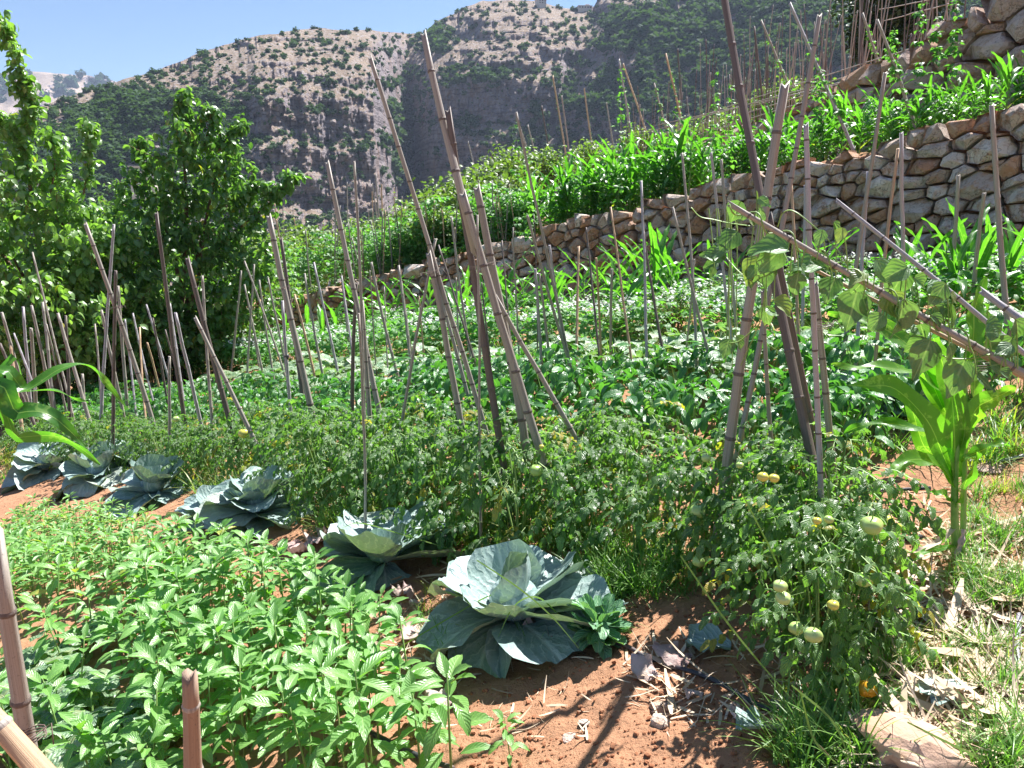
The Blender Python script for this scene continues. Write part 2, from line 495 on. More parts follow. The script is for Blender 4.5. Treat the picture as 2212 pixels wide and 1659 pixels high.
def soil_mat():
    m, nt = new_mat('red_soil'); b = NB(nt)
    pos = b.n('NewGeometry').outputs['Position']
    n1 = b.noise(pos, 1.3, 5, 0.6); n2 = b.noise(pos, 9, 7, 0.72); n3 = b.noise(pos, 46, 6, 0.75)
    col = b.mix(b.ramp(n2, 0.3, 0.7), (0.180, 0.070, 0.032), (0.35, 0.165, 0.085))
    col = b.mix(b.math('MULTIPLY', b.ramp(n1, 0.42, 0.68), 0.6), col, (0.42, 0.22, 0.125))
    vo = b.n('TexVoronoi', {'Vector': pos, 'Scale': 55.0}); 
    spk = b.math('MULTIPLY', b.ramp(vo.outputs[0], 0.26, 0.16), b.ramp(b.noise(pos, 14, 2), 0.5, 0.6))
    col = b.mix(b.math('MULTIPLY', spk, 0.8), col, (0.40, 0.25, 0.15))
    col = b.mix(b.math('MULTIPLY', b.ramp(n3, 0.62, 0.5), 0.25), (0.44, 0.24, 0.14), col)
    # away from the beds the ground turns to dry grass and earth
    d = b.n('VectorMath', {0: pos}, operation='LENGTH').outputs['Value']
    far = b.ramp(d, 24.0, 45.0)
    gcol = b.mix(b.ramp(b.noise(pos, 0.12, 6, 0.7), 0.4, 0.6), (0.075, 0.10, 0.04), (0.28, 0.21, 0.12))
    col = b.mix(far, col, gcol)
    h = b.math('ADD', b.math('MULTIPLY', n2, 1.0), b.math('MULTIPLY', n3, 0.5))
    bp = b.n('Bump', {'Strength': 0.9, 'Distance': 0.03, 'Height': h})
    p = b.n('BsdfPrincipled', {'Base Color': col, 'Roughness': 0.95, 'Specular IOR Level': 0.15, 'Normal': bp.outputs[0]})
    b.out(p.outputs[0])
    return m

def stone_mat(name, a, c, rust, greyw):
    m, nt = new_mat(name); b = NB(nt)
    pos = b.n('NewGeometry').outputs['Position']; rnd = b.n('ObjectInfo').outputs['Random']
    v = b.n('VectorMath', {0: pos, 1: b.n('CombineXYZ', {0: b.math('MULTIPLY', rnd, 61.0), 1: b.math('MULTIPLY', rnd, 17.0)}).outputs[0]}, operation='ADD').outputs[0]
    tn = b.n('SeparateXYZ', {0: b.n('UVMap', uv_map='tint').outputs[0]}).outputs
    n1 = b.noise(v, 3.2, 6, 0.65); n2 = b.noise(v, 9.0, 7, 0.72); n3 = b.noise(v, 32.0, 6, 0.75)
    f = b.math('ADD', b.math('MULTIPLY', b.ramp(n1, 0.35, 0.65), 0.4), b.math('MULTIPLY', tn[0], 0.8), clamp=True)
    col = b.mix(f, a, c)
    rf = b.math('ADD', b.ramp(n2, 0.46, 0.66), b.math('SUBTRACT', b.math('MULTIPLY', tn[1], 1.2), 0.4), clamp=True)
    col = b.mix(b.math('MULTIPLY', rf, 0.85), col, rust)
    lichen = b.math('MULTIPLY', b.ramp(b.noise(v, 14.0, 6, 0.8), 0.55, 0.66), b.ramp(n1, 0.42, 0.6))
    col = b.mix(b.math('MULTIPLY', lichen, 0.6), col, greyw)
    pits = b.ramp(n3, 0.42, 0.33)
    col = b.mix(b.math('MULTIPLY', pits, 0.65), col, (0.09, 0.06, 0.045))
    crack = b.ramp(b.n('TexVoronoi', {'Vector': b.n('VectorMath', {0: v, 1: b.n('TexNoise', {'Vector': v, 'Scale': 6.0, 'Detail': 3.0}).outputs[1]}, operation='ADD').outputs[0], 'Scale': 3.4}, feature='DISTANCE_TO_EDGE').outputs[0], 0.022, 0.0)
    col = b.mix(b.math('MULTIPLY', crack, 0.5), col, (0.14, 0.09, 0.06))
    h = b.math('ADD', b.math('ADD', n2, b.math('MULTIPLY', n3, 0.45)), b.math('MULTIPLY', crack, -0.5))
    bp = b.n('Bump', {'Strength': 0.9, 'Distance': 0.04, 'Height': h})
    p = b.n('BsdfPrincipled', {'Base Color': col, 'Roughness': 0.85, 'Specular IOR Level': 0.3, 'Normal': bp.outputs[0]})
    b.out(p.outputs[0])
    return m

def rock_mat():
    m, nt = new_mat('hillside_rock'); b = NB(nt)
    geo = b.n('NewGeometry'); pos = geo.outputs['Position']
    nz = b.n('SeparateXYZ', {0: geo.outputs['True Normal']}).outputs[2]
    wob = b.math('MULTIPLY', b.noise(pos, 0.02, 5, 0.6), 1.0)
    z = b.n('SeparateXYZ', {0: pos}).outputs[2]
    strat = b.noise(b.n('CombineXYZ', {0: b.math('MULTIPLY', wob, 3.0), 2: b.math('ADD', b.math('MULTIPLY', z, 0.55), b.math('MULTIPLY', wob, 8.0))}).outputs[0], 1.0, 5, 0.8)
    n1 = b.noise(pos, 0.05, 8, 0.75); n2 = b.noise(pos, 0.35, 8, 0.78)
    vs_ = b.noise(b.n('Mapping', {0: pos, 3: (0.16, 0.16, 0.018)}).outputs[0], 1.0, 7, 0.7)
    rock = b.mix(b.ramp(n2, 0.3, 0.7), (0.22, 0.185, 0.20), (0.52, 0.46, 0.47))
    rock = b.mix(b.math('MULTIPLY', b.ramp(vs_, 0.5, 0.68), 0.75), rock, (0.38, 0.22, 0.13))
    rock = b.mix(b.math('MULTIPLY', b.ramp(vs_, 0.46, 0.34), 0.4), rock, (0.09, 0.085, 0.10))
    rock = b.mix(b.math('MULTIPLY', b.ramp(strat, 0.50, 0.42), 0.7), rock, (0.09, 0.075, 0.08))
    earth = b.mix(b.ramp(n1, 0.35, 0.65), (0.27, 0.195, 0.145), (0.43, 0.33, 0.25))
    earth = b.mix(b.math('MULTIPLY', b.ramp(n2, 0.50, 0.58), 0.8), earth, (0.46, 0.42, 0.42))
    earth = b.mix(b.math('MULTIPLY', b.ramp(b.noise(pos, 0.8, 5, 0.7), 0.52, 0.60), 0.55), earth, (0.07, 0.085, 0.04))
    rs = b.math('ADD', nz, b.math('MULTIPLY', b.math('SUBTRACT', n2, 0.5), 0.45))
    col = b.mix(b.ramp(rs, 0.50, 0.68), rock, earth)
    h = b.math('ADD', b.math('MULTIPLY', n2, 1.0), b.math('ADD', b.math('MULTIPLY', strat, 0.8), b.math('MULTIPLY', vs_, 0.6)))
    bp = b.n('Bump', {'Strength': 1.0, 'Distance': 3.0, 'Height': h})
    p = b.n('BsdfPrincipled', {'Base Color': col, 'Roughness': 0.95, 'Specular IOR Level': 0.1, 'Normal': bp.outputs[0]})
    b.out(p.outputs[0])
    return m

M = {}
M['soil'] = soil_mat()
M['stone'] = stone_mat('limestone', (0.40, 0.30, 0.23), (0.74, 0.66, 0.58), (0.46, 0.22, 0.10), (0.36, 0.33, 0.30))
M['block'] = stone_mat('pink_block', (0.44, 0.31, 0.25), (0.64, 0.50, 0.43), (0.48, 0.27, 0.15), (0.40, 0.36, 0.34))
M['clod'] = plain_mat('soil_clod', (0.20, 0.075, 0.035), (0.40, 0.19, 0.10), 9, 0.95, 0.5, c3=(0.40, 0.19, 0.10))
M['rock'] = rock_mat()
M['jute'] = leaf_mat('jute_leaf', (0.085, 0.225, 0.045), (0.20, 0.38, 0.10), (0.30, 0.46, 0.17), K=8, side=0.55, bump=0.28, sidecol=0.2, trans=0.30, rough=0.40, spec=0.7)
M['pepper'] = leaf_mat('pepper_leaf', (0.035, 0.125, 0.035), (0.075, 0.22, 0.06), (0.17, 0.32, 0.10), K=6, side=0.9, bump=0.35, trans=0.30, rough=0.33, spec=0.6)
M['bean'] = leaf_mat('bean_leaf', (0.045, 0.15, 0.04), (0.12, 0.28, 0.075), (0.24, 0.40, 0.16), K=5, side=1.1, bump=0.4, trans=0.36, rough=0.42)
M['vine'] = leaf_mat('bean_vine_leaf', (0.06, 0.145, 0.05), (0.13, 0.25, 0.09), (0.30, 0.42, 0.22), K=5, side=1.1, bump=0.28, trans=0.24, rough=0.45, sidecol=0.10, sheen=(0.30, 0.38, 0.27, 0.30))
M['tomato'] = leaf_mat('tomato_leaf', (0.05, 0.14, 0.04), (0.14, 0.26, 0.075), (0.24, 0.36, 0.14), K=5, side=1.0, bump=0.6, trans=0.38, rough=0.40, spec=0.8)
M['corn'] = leaf_mat('corn_blade', (0.035, 0.125, 0.02), (0.085, 0.235, 0.035), (0.26, 0.42, 0.13), K=0.0, side=0, bump=0.15, trans=0.40, tboost=2.3, rough=0.36, veinw=0.07, spec=0.6)
M['cornhero'] = leaf_mat('broad_corn_blade', (0.05, 0.16, 0.02), (0.125, 0.28, 0.035), (0.36, 0.50, 0.14), K=0.0, side=0, bump=0.15, trans=0.5, tboost=2.4, rough=0.38, veinw=0.06)
M['stump'] = cane_mat('brown_cane', (0.22, 0.145, 0.10), (0.40, 0.30, 0.225), (0.30, 0.20, 0.14))
M['slab'] = plain_mat('pink_rock', (0.46, 0.28, 0.19), (0.60, 0.42, 0.32), 5, 0.85, 0.5, 0.02, c3=(0.50, 0.34, 0.26))
M['cabbage'] = leaf_mat('cabbage_leaf', (0.13, 0.23, 0.19), (0.27, 0.37, 0.35), (0.55, 0.64, 0.58), K=5, side=1.5, bump=0.5, trans=0.07, tboost=1.6, rough=0.42, veinw=0.08, sidecol=0.5, sheen=(0.42, 0.50, 0.52, 0.45), yellow=(0.42, 0.32, 0.12))
M['kale'] = leaf_mat('sprout_leaf', (0.10, 0.25, 0.13), (0.19, 0.36, 0.20), (0.35, 0.50, 0.30), K=4, side=1.2, bump=0.5, trans=0.2, tboost=1.8, rough=0.42)
M['tree'] = leaf_mat('tree_leaf', (0.06, 0.14, 0.045), (0.20, 0.32, 0.11), (0.20, 0.34, 0.10), K=5, side=1.0, bump=0.2, trans=0.34, rough=0.33, spec=0.6)
M['shrub'] = leaf_mat('shrub_leaf', (0.075, 0.13, 0.035), (0.17, 0.24, 0.08), (0.2, 0.3, 0.1), K=0, bump=0.1, trans=0.3, rough=0.5)
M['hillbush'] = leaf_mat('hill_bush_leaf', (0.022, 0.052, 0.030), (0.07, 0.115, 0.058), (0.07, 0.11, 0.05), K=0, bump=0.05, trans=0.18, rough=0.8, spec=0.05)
M['evergreen'] = leaf_mat('evergreen_leaf', (0.018, 0.042, 0.020), (0.04, 0.075, 0.035), (0.05, 0.08, 0.04), K=0, bump=0.05, trans=0.1, rough=0.6, spec=0.2)
M['grass'] = leaf_mat('grass_blade', (0.065, 0.16, 0.035), (0.16, 0.30, 0.07), (0.22, 0.36, 0.12), K=0, bump=0.1, trans=0.35, rough=0.42)
M['squash'] = squash_mat('squash_leaf')
M['stem'] = plain_mat('green_stem', (0.13, 0.25, 0.06), (0.26, 0.38, 0.12), 30, 0.5, 0.1)
M['cornstem'] = plain_mat('corn_stalk', (0.15, 0.30, 0.07), (0.30, 0.46, 0.14), 20, 0.45, 0.1)
M['bark'] = plain_mat('bark', (0.12, 0.075, 0.045), (0.23, 0.155, 0.10), 14, 0.9, 0.8, 0.02)
M['cane'] = cane_mat('grey_cane', (0.22, 0.195, 0.175), (0.46, 0.42, 0.37), (0.31, 0.265, 0.215))
M['canedark'] = cane_mat('dark_cane', (0.085, 0.068, 0.062), (0.19, 0.155, 0.14), (0.15, 0.115, 0.10))
M['canetan'] = cane_mat('tan_cane', (0.42, 0.26, 0.15), (0.62, 0.44, 0.28), (0.36, 0.27, 0.20))
M['caneblue'] = cane_mat('bleached_cane', (0.30, 0.28, 0.31), (0.50, 0.47, 0.50), (0.37, 0.33, 0.32))
M['tomfruit'] = plain_mat('green_tomato', (0.34, 0.50, 0.13), (0.46, 0.60, 0.22), 3, 0.22, 0.02, spec=0.6)
M['tomyellow'] = plain_mat('yellowing_tomato', (0.52, 0.50, 0.07), (0.62, 0.58, 0.15), 3, 0.22, 0.02, spec=0.6)
M['tomorange'] = plain_mat('orange_tomato', (0.72, 0.28, 0.01), (0.80, 0.42, 0.03), 3, 0.2, 0.02, spec=0.6)
M['petal'] = plain_mat('white_petal', (0.78, 0.78, 0.76), (0.85, 0.85, 0.83), 5, 0.6, 0.0, trans=0.3)
M['straw'] = plain_mat('dry_straw', (0.48, 0.33, 0.20), (0.74, 0.63, 0.48), 6, 0.7, 0.1, trans=0.1, c3=(0.60, 0.50, 0.40))
M['deadleaf'] = plain_mat('withered_leaf', (0.42, 0.27, 0.25), (0.66, 0.52, 0.48), 9, 0.75, 0.8, 0.02, trans=0.12, c3=(0.50, 0.42, 0.33))
M['brownleaf'] = plain_mat('brown_leaf', (0.25, 0.12, 0.05), (0.42, 0.25, 0.11), 20, 0.8, 0.4, 0.01)
M['hose'] = plain_mat('black_hose', (0.03, 0.03, 0.035), (0.06, 0.06, 0.07), 30, 0.4, 0.1, c3=(0.16, 0.11, 0.09))
M['greyhose'] = plain_mat('grey_pipe', (0.30, 0.29, 0.33), (0.42, 0.40, 0.44), 20, 0.4, 0.1)
M['wire'] = plain_mat('rusty_wire', (0.10, 0.07, 0.06), (0.18, 0.13, 0.11), 30, 0.6, 0.1)
M['plaster'] = plain_mat('pale_plaster', (0.55, 0.47, 0.42), (0.66, 0.58, 0.53), 0.6, 0.9, 0.1)
M['window'] = plain_mat('dark_window', (0.03, 0.035, 0.05), (0.05, 0.055, 0.07), 1.0, 0.3, 0.0)
M['roots'] = plain_mat('red_roots', (0.36, 0.11, 0.03), (0.52, 0.2, 0.07), 20, 0.9, 0.3)
# ------------------------------------------------------------------ ground: one sheet out to the foot of the mountains
def axis(lo, hi, fine_lo, fine_hi, st, grow=1.09):
    a = list(np.arange(fine_lo, fine_hi, st))
    s = st; x = a[-1]
    while x < hi: s *= grow; s = min(s, 60); x += s; a.append(x)
    s = st; x = a[0]; b = []
    while x > lo: s *= grow; s = min(s, 60); x -= s; b.append(x)
    return np.array(b[::-1] + a)
gx = axis(-420, 420, -3.4, 3.2, 0.025, 1.045); gy = axis(-60, 420, 1.0, 5.0, 0.025, 1.03)
XX, YY = np.meshgrid(gx, gy)
ZZ = H(XX, YY)
def vnoise(x, y, f, seed):
    """cheap smooth value noise on arrays"""
    x = x * f; y = y * f
    xi = np.floor(x).astype(np.int64); yi = np.floor(y).astype(np.int64)
    fx = x - xi; fy = y - yi; fx = fx * fx * (3 - 2 * fx); fy = fy * fy * (3 - 2 * fy)
    def h(a, b):
        n = (a * 374761393 + b * 668265263 + seed * 1442695041) & 0x7fffffff
        n = ((n ^ (n >> 13)) * 1274126177) & 0x7fffffff
        return (n ^ (n >> 16)) % 65536 / 65536.0
    return (h(xi, yi) * (1 - fx) * (1 - fy) + h(xi + 1, yi) * fx * (1 - fy) + h(xi, yi + 1) * (1 - fx) * fy + h(xi + 1, yi + 1) * fx * fy) - 0.5
def fbm(x, y, f, seed, o=4, g=0.5):
    s = 0; a = 1
    for i in range(o): s = s + a * vnoise(x, y, f, seed + i); f *= 2.03; a *= g
    return s
def rough(x, y): return 0.05 * fbm(x, y, 1.5, 3, 3) + 0.028 * fbm(x, y, 11, 9, 3) + 0.014 * np.abs(fbm(x, y, 34, 19, 2))
def Hn(x, y):
    x = np.atleast_1d(np.asarray(x, float)); y = np.atleast_1d(np.asarray(y, float)); return H(x, y) + (1 - sstep(12, 25, np.hypot(x, y))) * rough(x, y)
near = 1 - sstep(12, 25, np.hypot(XX, YY))
ZZ = ZZ + near * rough(XX, YY)
ZZ = ZZ + (1 - near) * 2.0 * fbm(XX, YY, 0.03, 5, 4)
# low ridge of the bed the cabbages and tomatoes grow on
g = Geo()
V = np.stack([XX, YY, ZZ], 2).reshape(-1, 3)
g.add((V, grid_faces(len(gx) - 1, len(gy) - 1), None, V[:, :2] * 0.1))
ground = link('ground', g.mesh('ground', M['soil']))
tag(ground, 'red earth of the terraced garden', None, None, 'structure')

# ------------------------------------------------------------------ mountains: height and distance of the slopes seen over the garden
RIDGE = [(-2200, 300), (-900, 300), (-300, 300), (0, 262), (100, 226), (200, 192), (270, 170), (330, 155), (400, 128), (480, 97), (560, 77), (680, 61), (800, 66), (880, 72), (915, 74), (940, 48), (980, 30), (1010, 12), (1040, 3), (1100, 0), (1160, 3), (1200, 15), (1240, 19), (1283, 14), (1300, -14), (1400, -60), (1700, -140), (2212, -160), (3100, -120), (4200, 60)]
rx_, ry_ = np.array(RIDGE).T
mc, mr = 760, 300
sxs = np.concatenate([np.linspace(-2200, -60, 70)[:-1], np.linspace(-60, 2280, mc - 130), np.linspace(2280, 4200, 62)[1:]])
mc = len(sxs)
ridge = np.interp(sxs, rx_, ry_)
ridge = ridge + 2.6 * fbm(sxs, sxs * 0, 0.05, 71, 3)
q = np.linspace(0, 1, mr)
SX = np.repeat(sxs[None], mr, 0)
SY = 760 + (ridge[None] - 760) * q[:, None]
Xr = (SX - 1106) / FPX
Yr = cp + (829.5 - SY) / FPX * sp; Zr = -sp + (829.5 - SY) / FPX * cp
hor = np.hypot(Xr, Yr)
# work with the tangent of the elevation and the compass direction of each column at its ridge
az = np.arctan2(Xr[-1], Yr[-1])
tanE = Zr / hor
rb = np.interp(sxs, [-2200, -300, 0, 300, 600, 800, 880, 960, 1100, 1250, 1400, 1700, 2212, 4200], [330, 310, 300, 290, 300, 335, 420, 400, 385, 390, 330, 290, 260, 260])
def band(cx0, cx1, y0, y1, soft=14, tilt=0.0, wob=9):
    w = wob * fbm(SX, SX * 0 + 3, 0.02, 33, 3) * 2
    yy = SY + tilt * (SX - cx0) + w
    return sstep(cx0 - 20, cx0 + 20, SX) * (1 - sstep(cx1 - 20, cx1 + 20, SX)) * sstep(y0 - soft, y0 + soft, yy) * (1 - sstep(y1 - soft, y1 + soft, yy))
cliff = np.zeros_like(SX)
for bnd in [(525, 835, 208, 292, 7), (525, 850, 322, 452, 7),
            (900, 1130, 300, 385, 8), (930, 1210, 175, 262, 8), (980, 1180, 132, 148, 4), (1000, 1120, 40, 56, 4), (1150, 1420, 240, 330, 10), (1160, 1300, 95, 130, 5),
            (1330, 1390, 110, 200, 6), (820, 930, 260, 470, 14), (560, 720, 485, 540, 5), (880, 1300, 400, 520, 10)]:
    cliff = np.maximum(cliff, band(*bnd))
cliff = cliff * sstep(-0.42, -0.22, fbm(SX * 0.7, SY * 1.5, 0.025, 48, 3))
small = sstep(0.14, 0.26, fbm(SX * 0.25 + SY * 0.1, SY * 3.2, 0.03, 44, 3)) * 0.9
cliff = np.clip(np.maximum(cliff, small * 0.85), 0, 1)
def _box(A, k, ax):
    pad = [(0, 0), (0, 0)]; pad[ax] = (k // 2 + 1, k // 2)
    C_ = np.cumsum(np.pad(A, pad, mode='edge'), axis=ax)
    return (C_[k:] - C_[:-k])[:A.shape[0]] / k if ax == 0 else (C_[:, k:] - C_[:, :-k])[:, :A.shape[1]] / k
dE = np.diff(tanE, axis=0, prepend=tanE[:1])
slope = 0.62
rate = (1.0 / slope) * (1 - 0.93 * cliff) * (1 + 1.6 * sstep(0.80, 1.0, q)[:, None])
lr = np.zeros_like(SX)
lnr = np.log(rb)[None].repeat(mr, 0)
vb = _box(_box(rate, 45, 0), 3, 0); rate = rate / vb * _box(_box(vb, 90, 1), 90, 1)
inc = dE * rate / np.maximum(0.25, 1 - tanE / slope * 0.6)
lnr = lnr + np.cumsum(inc, 0)
RR = np.exp(np.minimum(lnr, math.log(1500)))
wx = np.sin(az)[None] * RR; wy = np.cos(az)[None] * RR
# gullies and knolls
gul = fbm(SX + 60 * fbm(SX, SY, 0.006, 81, 2), SY * 0.6, 0.0042, 12, 3, 0.35)
RR = RR * (1 + 0.035 * gul + (0.008 + 0.010 * cliff) * fbm(SX, SY * 0.9, 0.05, 17, 3) + (0.003 + 0.005 * cliff) * fbm(SX * 1.6, SY * 0.4, 0.16, 27, 3))
rav = np.exp(-((SX - (868 + 0.05 * (SY - 200))) / 34.0) ** 2) * sstep(60, 200, SY)
rav2 = np.exp(-((SX - (1300 - 0.42 * (SY - 20))) / 26.0) ** 2) * sstep(-20, 60, SY) * (1 - sstep(330, 420, SY))
RR = RR * (1 + 0.11 * rav + 0.05 * rav2)
MX = np.sin(az)[None] * RR; MY = np.cos(az)[None] * RR; MZ = EYE + tanE * RR
def msurf(i, j): return np.stack([MX[i, j], MY[i, j], MZ[i, j]], -1)
g = Geo()
back = 8      # a far side that falls away behind the ridge
VV = np.stack([MX, MY, MZ], 2)
bk = []
for k in range(1, back + 1):
    s = k * 60.0
    bk.append(np.stack([np.sin(az) * (RR[-1] + s), np.cos(az) * (RR[-1] + s), MZ[-1] - s * 0.35 - 0.0008 * s * s], 1))
VV = np.concatenate([VV, np.array(bk)], 0)
g.add((VV.reshape(-1, 3), grid_faces(mc - 1, mr + back - 1), None, np.stack([SX, SY], 2).reshape(-1, 2)[:1].repeat(len(VV.reshape(-1, 3)), 0)))
mountain = link('mountain', g.mesh('mountain', M['rock'], smooth=False))
tag(mountain, 'rocky mountainside with pale cliffs and scattered scrub', None, None, 'structure')

# far hill, blue with distance, at the left
fx = np.linspace(-700, 700, 150); fyr = np.interp(fx, [-700, -200, 0, 60, 120, 180, 240, 330, 700], [240, 165, 160, 152, 158, 163, 173, 205, 300]) + 3 * fbm(fx, fx * 0, 0.05, 5, 3)
fq = np.linspace(0, 1, 50)
FX = np.repeat(fx[None], 50, 0); FY = 420 + (fyr[None] - 420) * fq[:, None]
FR = 1500 + 900 * fq[:, None] ** 1.2 + 160 * fbm(FX, FY, 0.02, 91, 4)
fa = np.arctan2((FX - 1106) / FPX, cp + (829.5 - FY) / FPX * sp); ft = (-sp + (829.5 - FY) / FPX * cp) / np.hypot((FX - 1106) / FPX, cp + (829.5 - FY) / FPX * sp)
VF = np.stack([np.sin(fa) * FR, np.cos(fa) * FR, EYE + ft * FR], 2)
top = VF[-1]; hill_back = [top + np.array([0, s, -0.4 * s]) for s in (150, 500)]
VF2 = np.concatenate([VF, np.array(hill_back)], 0)
g = Geo(); g.add((VF2.reshape(-1, 3), grid_faces(149, 51), None, VF2.reshape(-1, 3)[:, :2]))
tag(link('far_hill', g.mesh('far_hill', M['rock'])), 'distant pale hill fading into haze at the left', None, None, 'structure')

# ------------------------------------------------------------------ scrub on the mountain
def blobT(seed, k=30):
    """a hill bush: a rough dark core with leafy tufts standing out of it"""
    r = np.random.default_rng(seed)
    V, F = ICO1
    o = r.uniform(0, 40, 3)
    rad = np.array([0.84 + 0.5 * mnoise.noise(Vector(v * 1.6 + o)) for v in V])
    W = V * rad[:, None] * np.array([1, 1, 0.8]) + [0, 0, 0.35]
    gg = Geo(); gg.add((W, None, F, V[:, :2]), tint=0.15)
    d = r.normal(size=(k, 3)); d[:, 2] = np.abs(d[:, 2]) * 0.9 - 0.15; d /= np.linalg.norm(d, axis=1)[:, None]
    pos = d * r.uniform(0.78, 1.05, k)[:, None] * np.array([1, 1, 0.85]) + [0, 0, 0.35]
    Ms = mats(pos, r.uniform(0, 6.28, k), r.uniform(-0.9, 0.9, k), r.uniform(-0.7, 0.7, k), r.uniform(0.26, 0.5, k))
    T = (np.array([[-.5, -.5, 0], [.5, -.4, .08], [.45, .5, 0], [-.4, .55, .1]]), np.array([[0, 1, 2, 3]]), None, np.array([[0, 0], [1, 0], [1, 1], [0, 1.]]))
    gg.many(T, Ms, r.uniform(0.3, 1, k))
    return gg
def geo_as_T(gg):
    Vv = np.concatenate(gg.V); U = np.concatenate(gg.U)
    return Vv, (np.concatenate(gg.Q) if gg.Q else None), (np.concatenate(gg.T) if gg.T else None), U
BLOB = [blobT(100 + i) for i in range(6)]
dens_spots = [  # sx, sy, rx, ry, weight
    (330, 250, 190, 60, 1.0), (120, 330, 200, 90, 1.2), (430, 330, 130, 110, 0.9), (230, 430, 250, 60, 1.0), (480, 230, 120, 40, 0.7),
    (870, 200, 55, 60, 1.0), (865, 330, 55, 140, 1.3), (950, 90, 30, 40, 1.0), (820, 120, 60, 40, 0.5), (820, 170, 50, 30, 0.6),
    (1040, 170, 130, 30, 0.9), (1000, 270, 90, 40, 0.9), (1180, 200, 60, 80, 0.9), (1250, 240, 90, 90, 1.0), (1250, 330, 100, 60, 1.0), (1100, 330, 130, 40, 0.55),
    (1500, 90, 210, 130, 1.8), (1750, 100, 230, 160, 1.8), (1400, 210, 140, 100, 1.4), (1180, 300, 90, 60, 0.9), (1330, 60, 60, 60, 0.9), (1600, 250, 250, 70, 1.2), (2000, 60, 260, 110, 1.2),
    (1270, 120, 50, 50, 0.6), (740, 410, 60, 50, 0.3), (950, 440, 120, 60, 0.6), (620, 520, 150, 50, 0.8), (800, 500, 60, 80, 0.6)]
def density(sx, sy):
    d = 0.25
    for a, b_, c, e, w in dens_spots: d = np.maximum(d, w * np.exp(-(((sx - a) / c) ** 2 + ((sy - b_) / e) ** 2) * 1.1))
    return d
r_ = np.random.default_rng(5)
NB_ = 36000
ci = r_.integers(45, mc - 40, NB_); ri = r_.integers(8, mr - 1, NB_)
dd = density(SX[ri, ci], SY[ri, ci]) * (0.55 + 1.1 * (fbm(SX[ri, ci], SY[ri, ci], 0.03, 66, 3) + 0.35))
keep = r_.uniform(0, 0.95, NB_) < dd
keep &= ~((cliff[ri, ci] > 0.6) & (r_.uniform(size=NB_) < 0.72))
ci, ri, dd = ci[keep], ri[keep], dd[keep]
Pb = msurf(ri, ci)
size = r_.uniform(1.2, 2.9, len(ci)) * (0.50 + 0.95 * np.clip(dd, 0, 1.5)) * (RR[ri, ci] / 420.0) ** 0.8
appar = size / RR[ri, ci]
inview = (SX[ri, ci] > 0) & (SX[ri, ci] < 2212) & (SY[ri, ci] > 0) & (SY[ri, ci] < 420)
order = np.argsort(-appar * inview)
big = set(order[:280].tolist())
gs = Geo()
TINY = [geo_as_T(blobT(150 + i, 9)) for i in range(4)]
n2_ = 9000; c2_ = r_.integers(45, mc - 40, n2_); r2_ = r_.integers(8, mr - 1, n2_); k2_ = (cliff[r2_, c2_] < 0.75) | (r_.uniform(size=n2_) < .2); c2_, r2_ = c2_[k2_], r2_[k2_]
for vi in range(4):
    a_ = c2_[vi::4], r2_[vi::4]; m_ = len(a_[0])
    gs.many(TINY[vi], mats(msurf(a_[1], a_[0]), r_.uniform(0, 6.28, m_), 0, 0, r_.uniform(0.4, 1.25, m_)), r_.uniform(0.2, 1, m_))
for vi in range(6):
    idx = np.array([i for i in range(len(ci)) if i % 6 == vi and i not in big])
    Ms = mats(Pb[idx], r_.uniform(0, 6.28, len(idx)), 0, 0, size[idx])
    V0, Q0, T0, U0 = geo_as_T(BLOB[vi])
    gs.many((V0, Q0, T0, U0), Ms, r_.uniform(0.0, 1, len(idx)), mat=0)
tag(link('scrub_cover', gs.mesh('scrub_cover', M['hillbush'], smooth=False)), 'dark green scrub scattered thickly over the mountainside', 'scrub', None, 'stuff')
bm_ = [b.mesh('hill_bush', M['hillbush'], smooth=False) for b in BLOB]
def hill_zone(sx, sy):
    if sx < 200: return 'on the far left foot of the rocky mountain'
    if sx < 540: return 'low on the left slope of the rocky mountain' if sy > 260 else 'high on the left slope of the rocky mountain'
    if sx < 830: return 'on the rocky slope and ledges around the pale cliffs'
    if sx < 940: return 'down the dark ravine between the two rocky shoulders'
    if sx < 1280: return 'on the middle shoulder under the stepped rock bands'
    if sx < 1520: return 'on the wooded slope left of the dark charred pole' if sy < 150 else 'low on the wooded slope left of the charred pole'
    if sx < 1700: return 'on the wooded slope behind the right tripod tops'
    return 'on the wooded slope beside the dark evergreen tree'
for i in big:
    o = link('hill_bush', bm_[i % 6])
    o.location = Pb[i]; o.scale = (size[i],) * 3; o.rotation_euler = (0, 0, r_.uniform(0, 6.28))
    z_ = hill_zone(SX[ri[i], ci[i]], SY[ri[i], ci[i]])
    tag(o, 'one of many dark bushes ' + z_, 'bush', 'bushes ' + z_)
# dark trees along the far hill
gt = Geo()
for k in range(60):
    j = r_.integers(55, 118); i = r_.integers(36, 49)
    p = VF[i, j]; s = r_.uniform(9, 19)
    V0, Q0, T0, U0 = geo_as_T(BLOB[k % 6])
    gt.add((V0 * [1, 1, 1.3], Q0, T0, U0), mat1(p, r_.uniform(0, 6), 0, 0, s), tint=0.2)
tag(link('far_wood', gt.mesh('far_wood', M['hillbush'], smooth=False)), 'thin blue-green wood along the crest of the distant hill', 'wood', None, 'stuff')

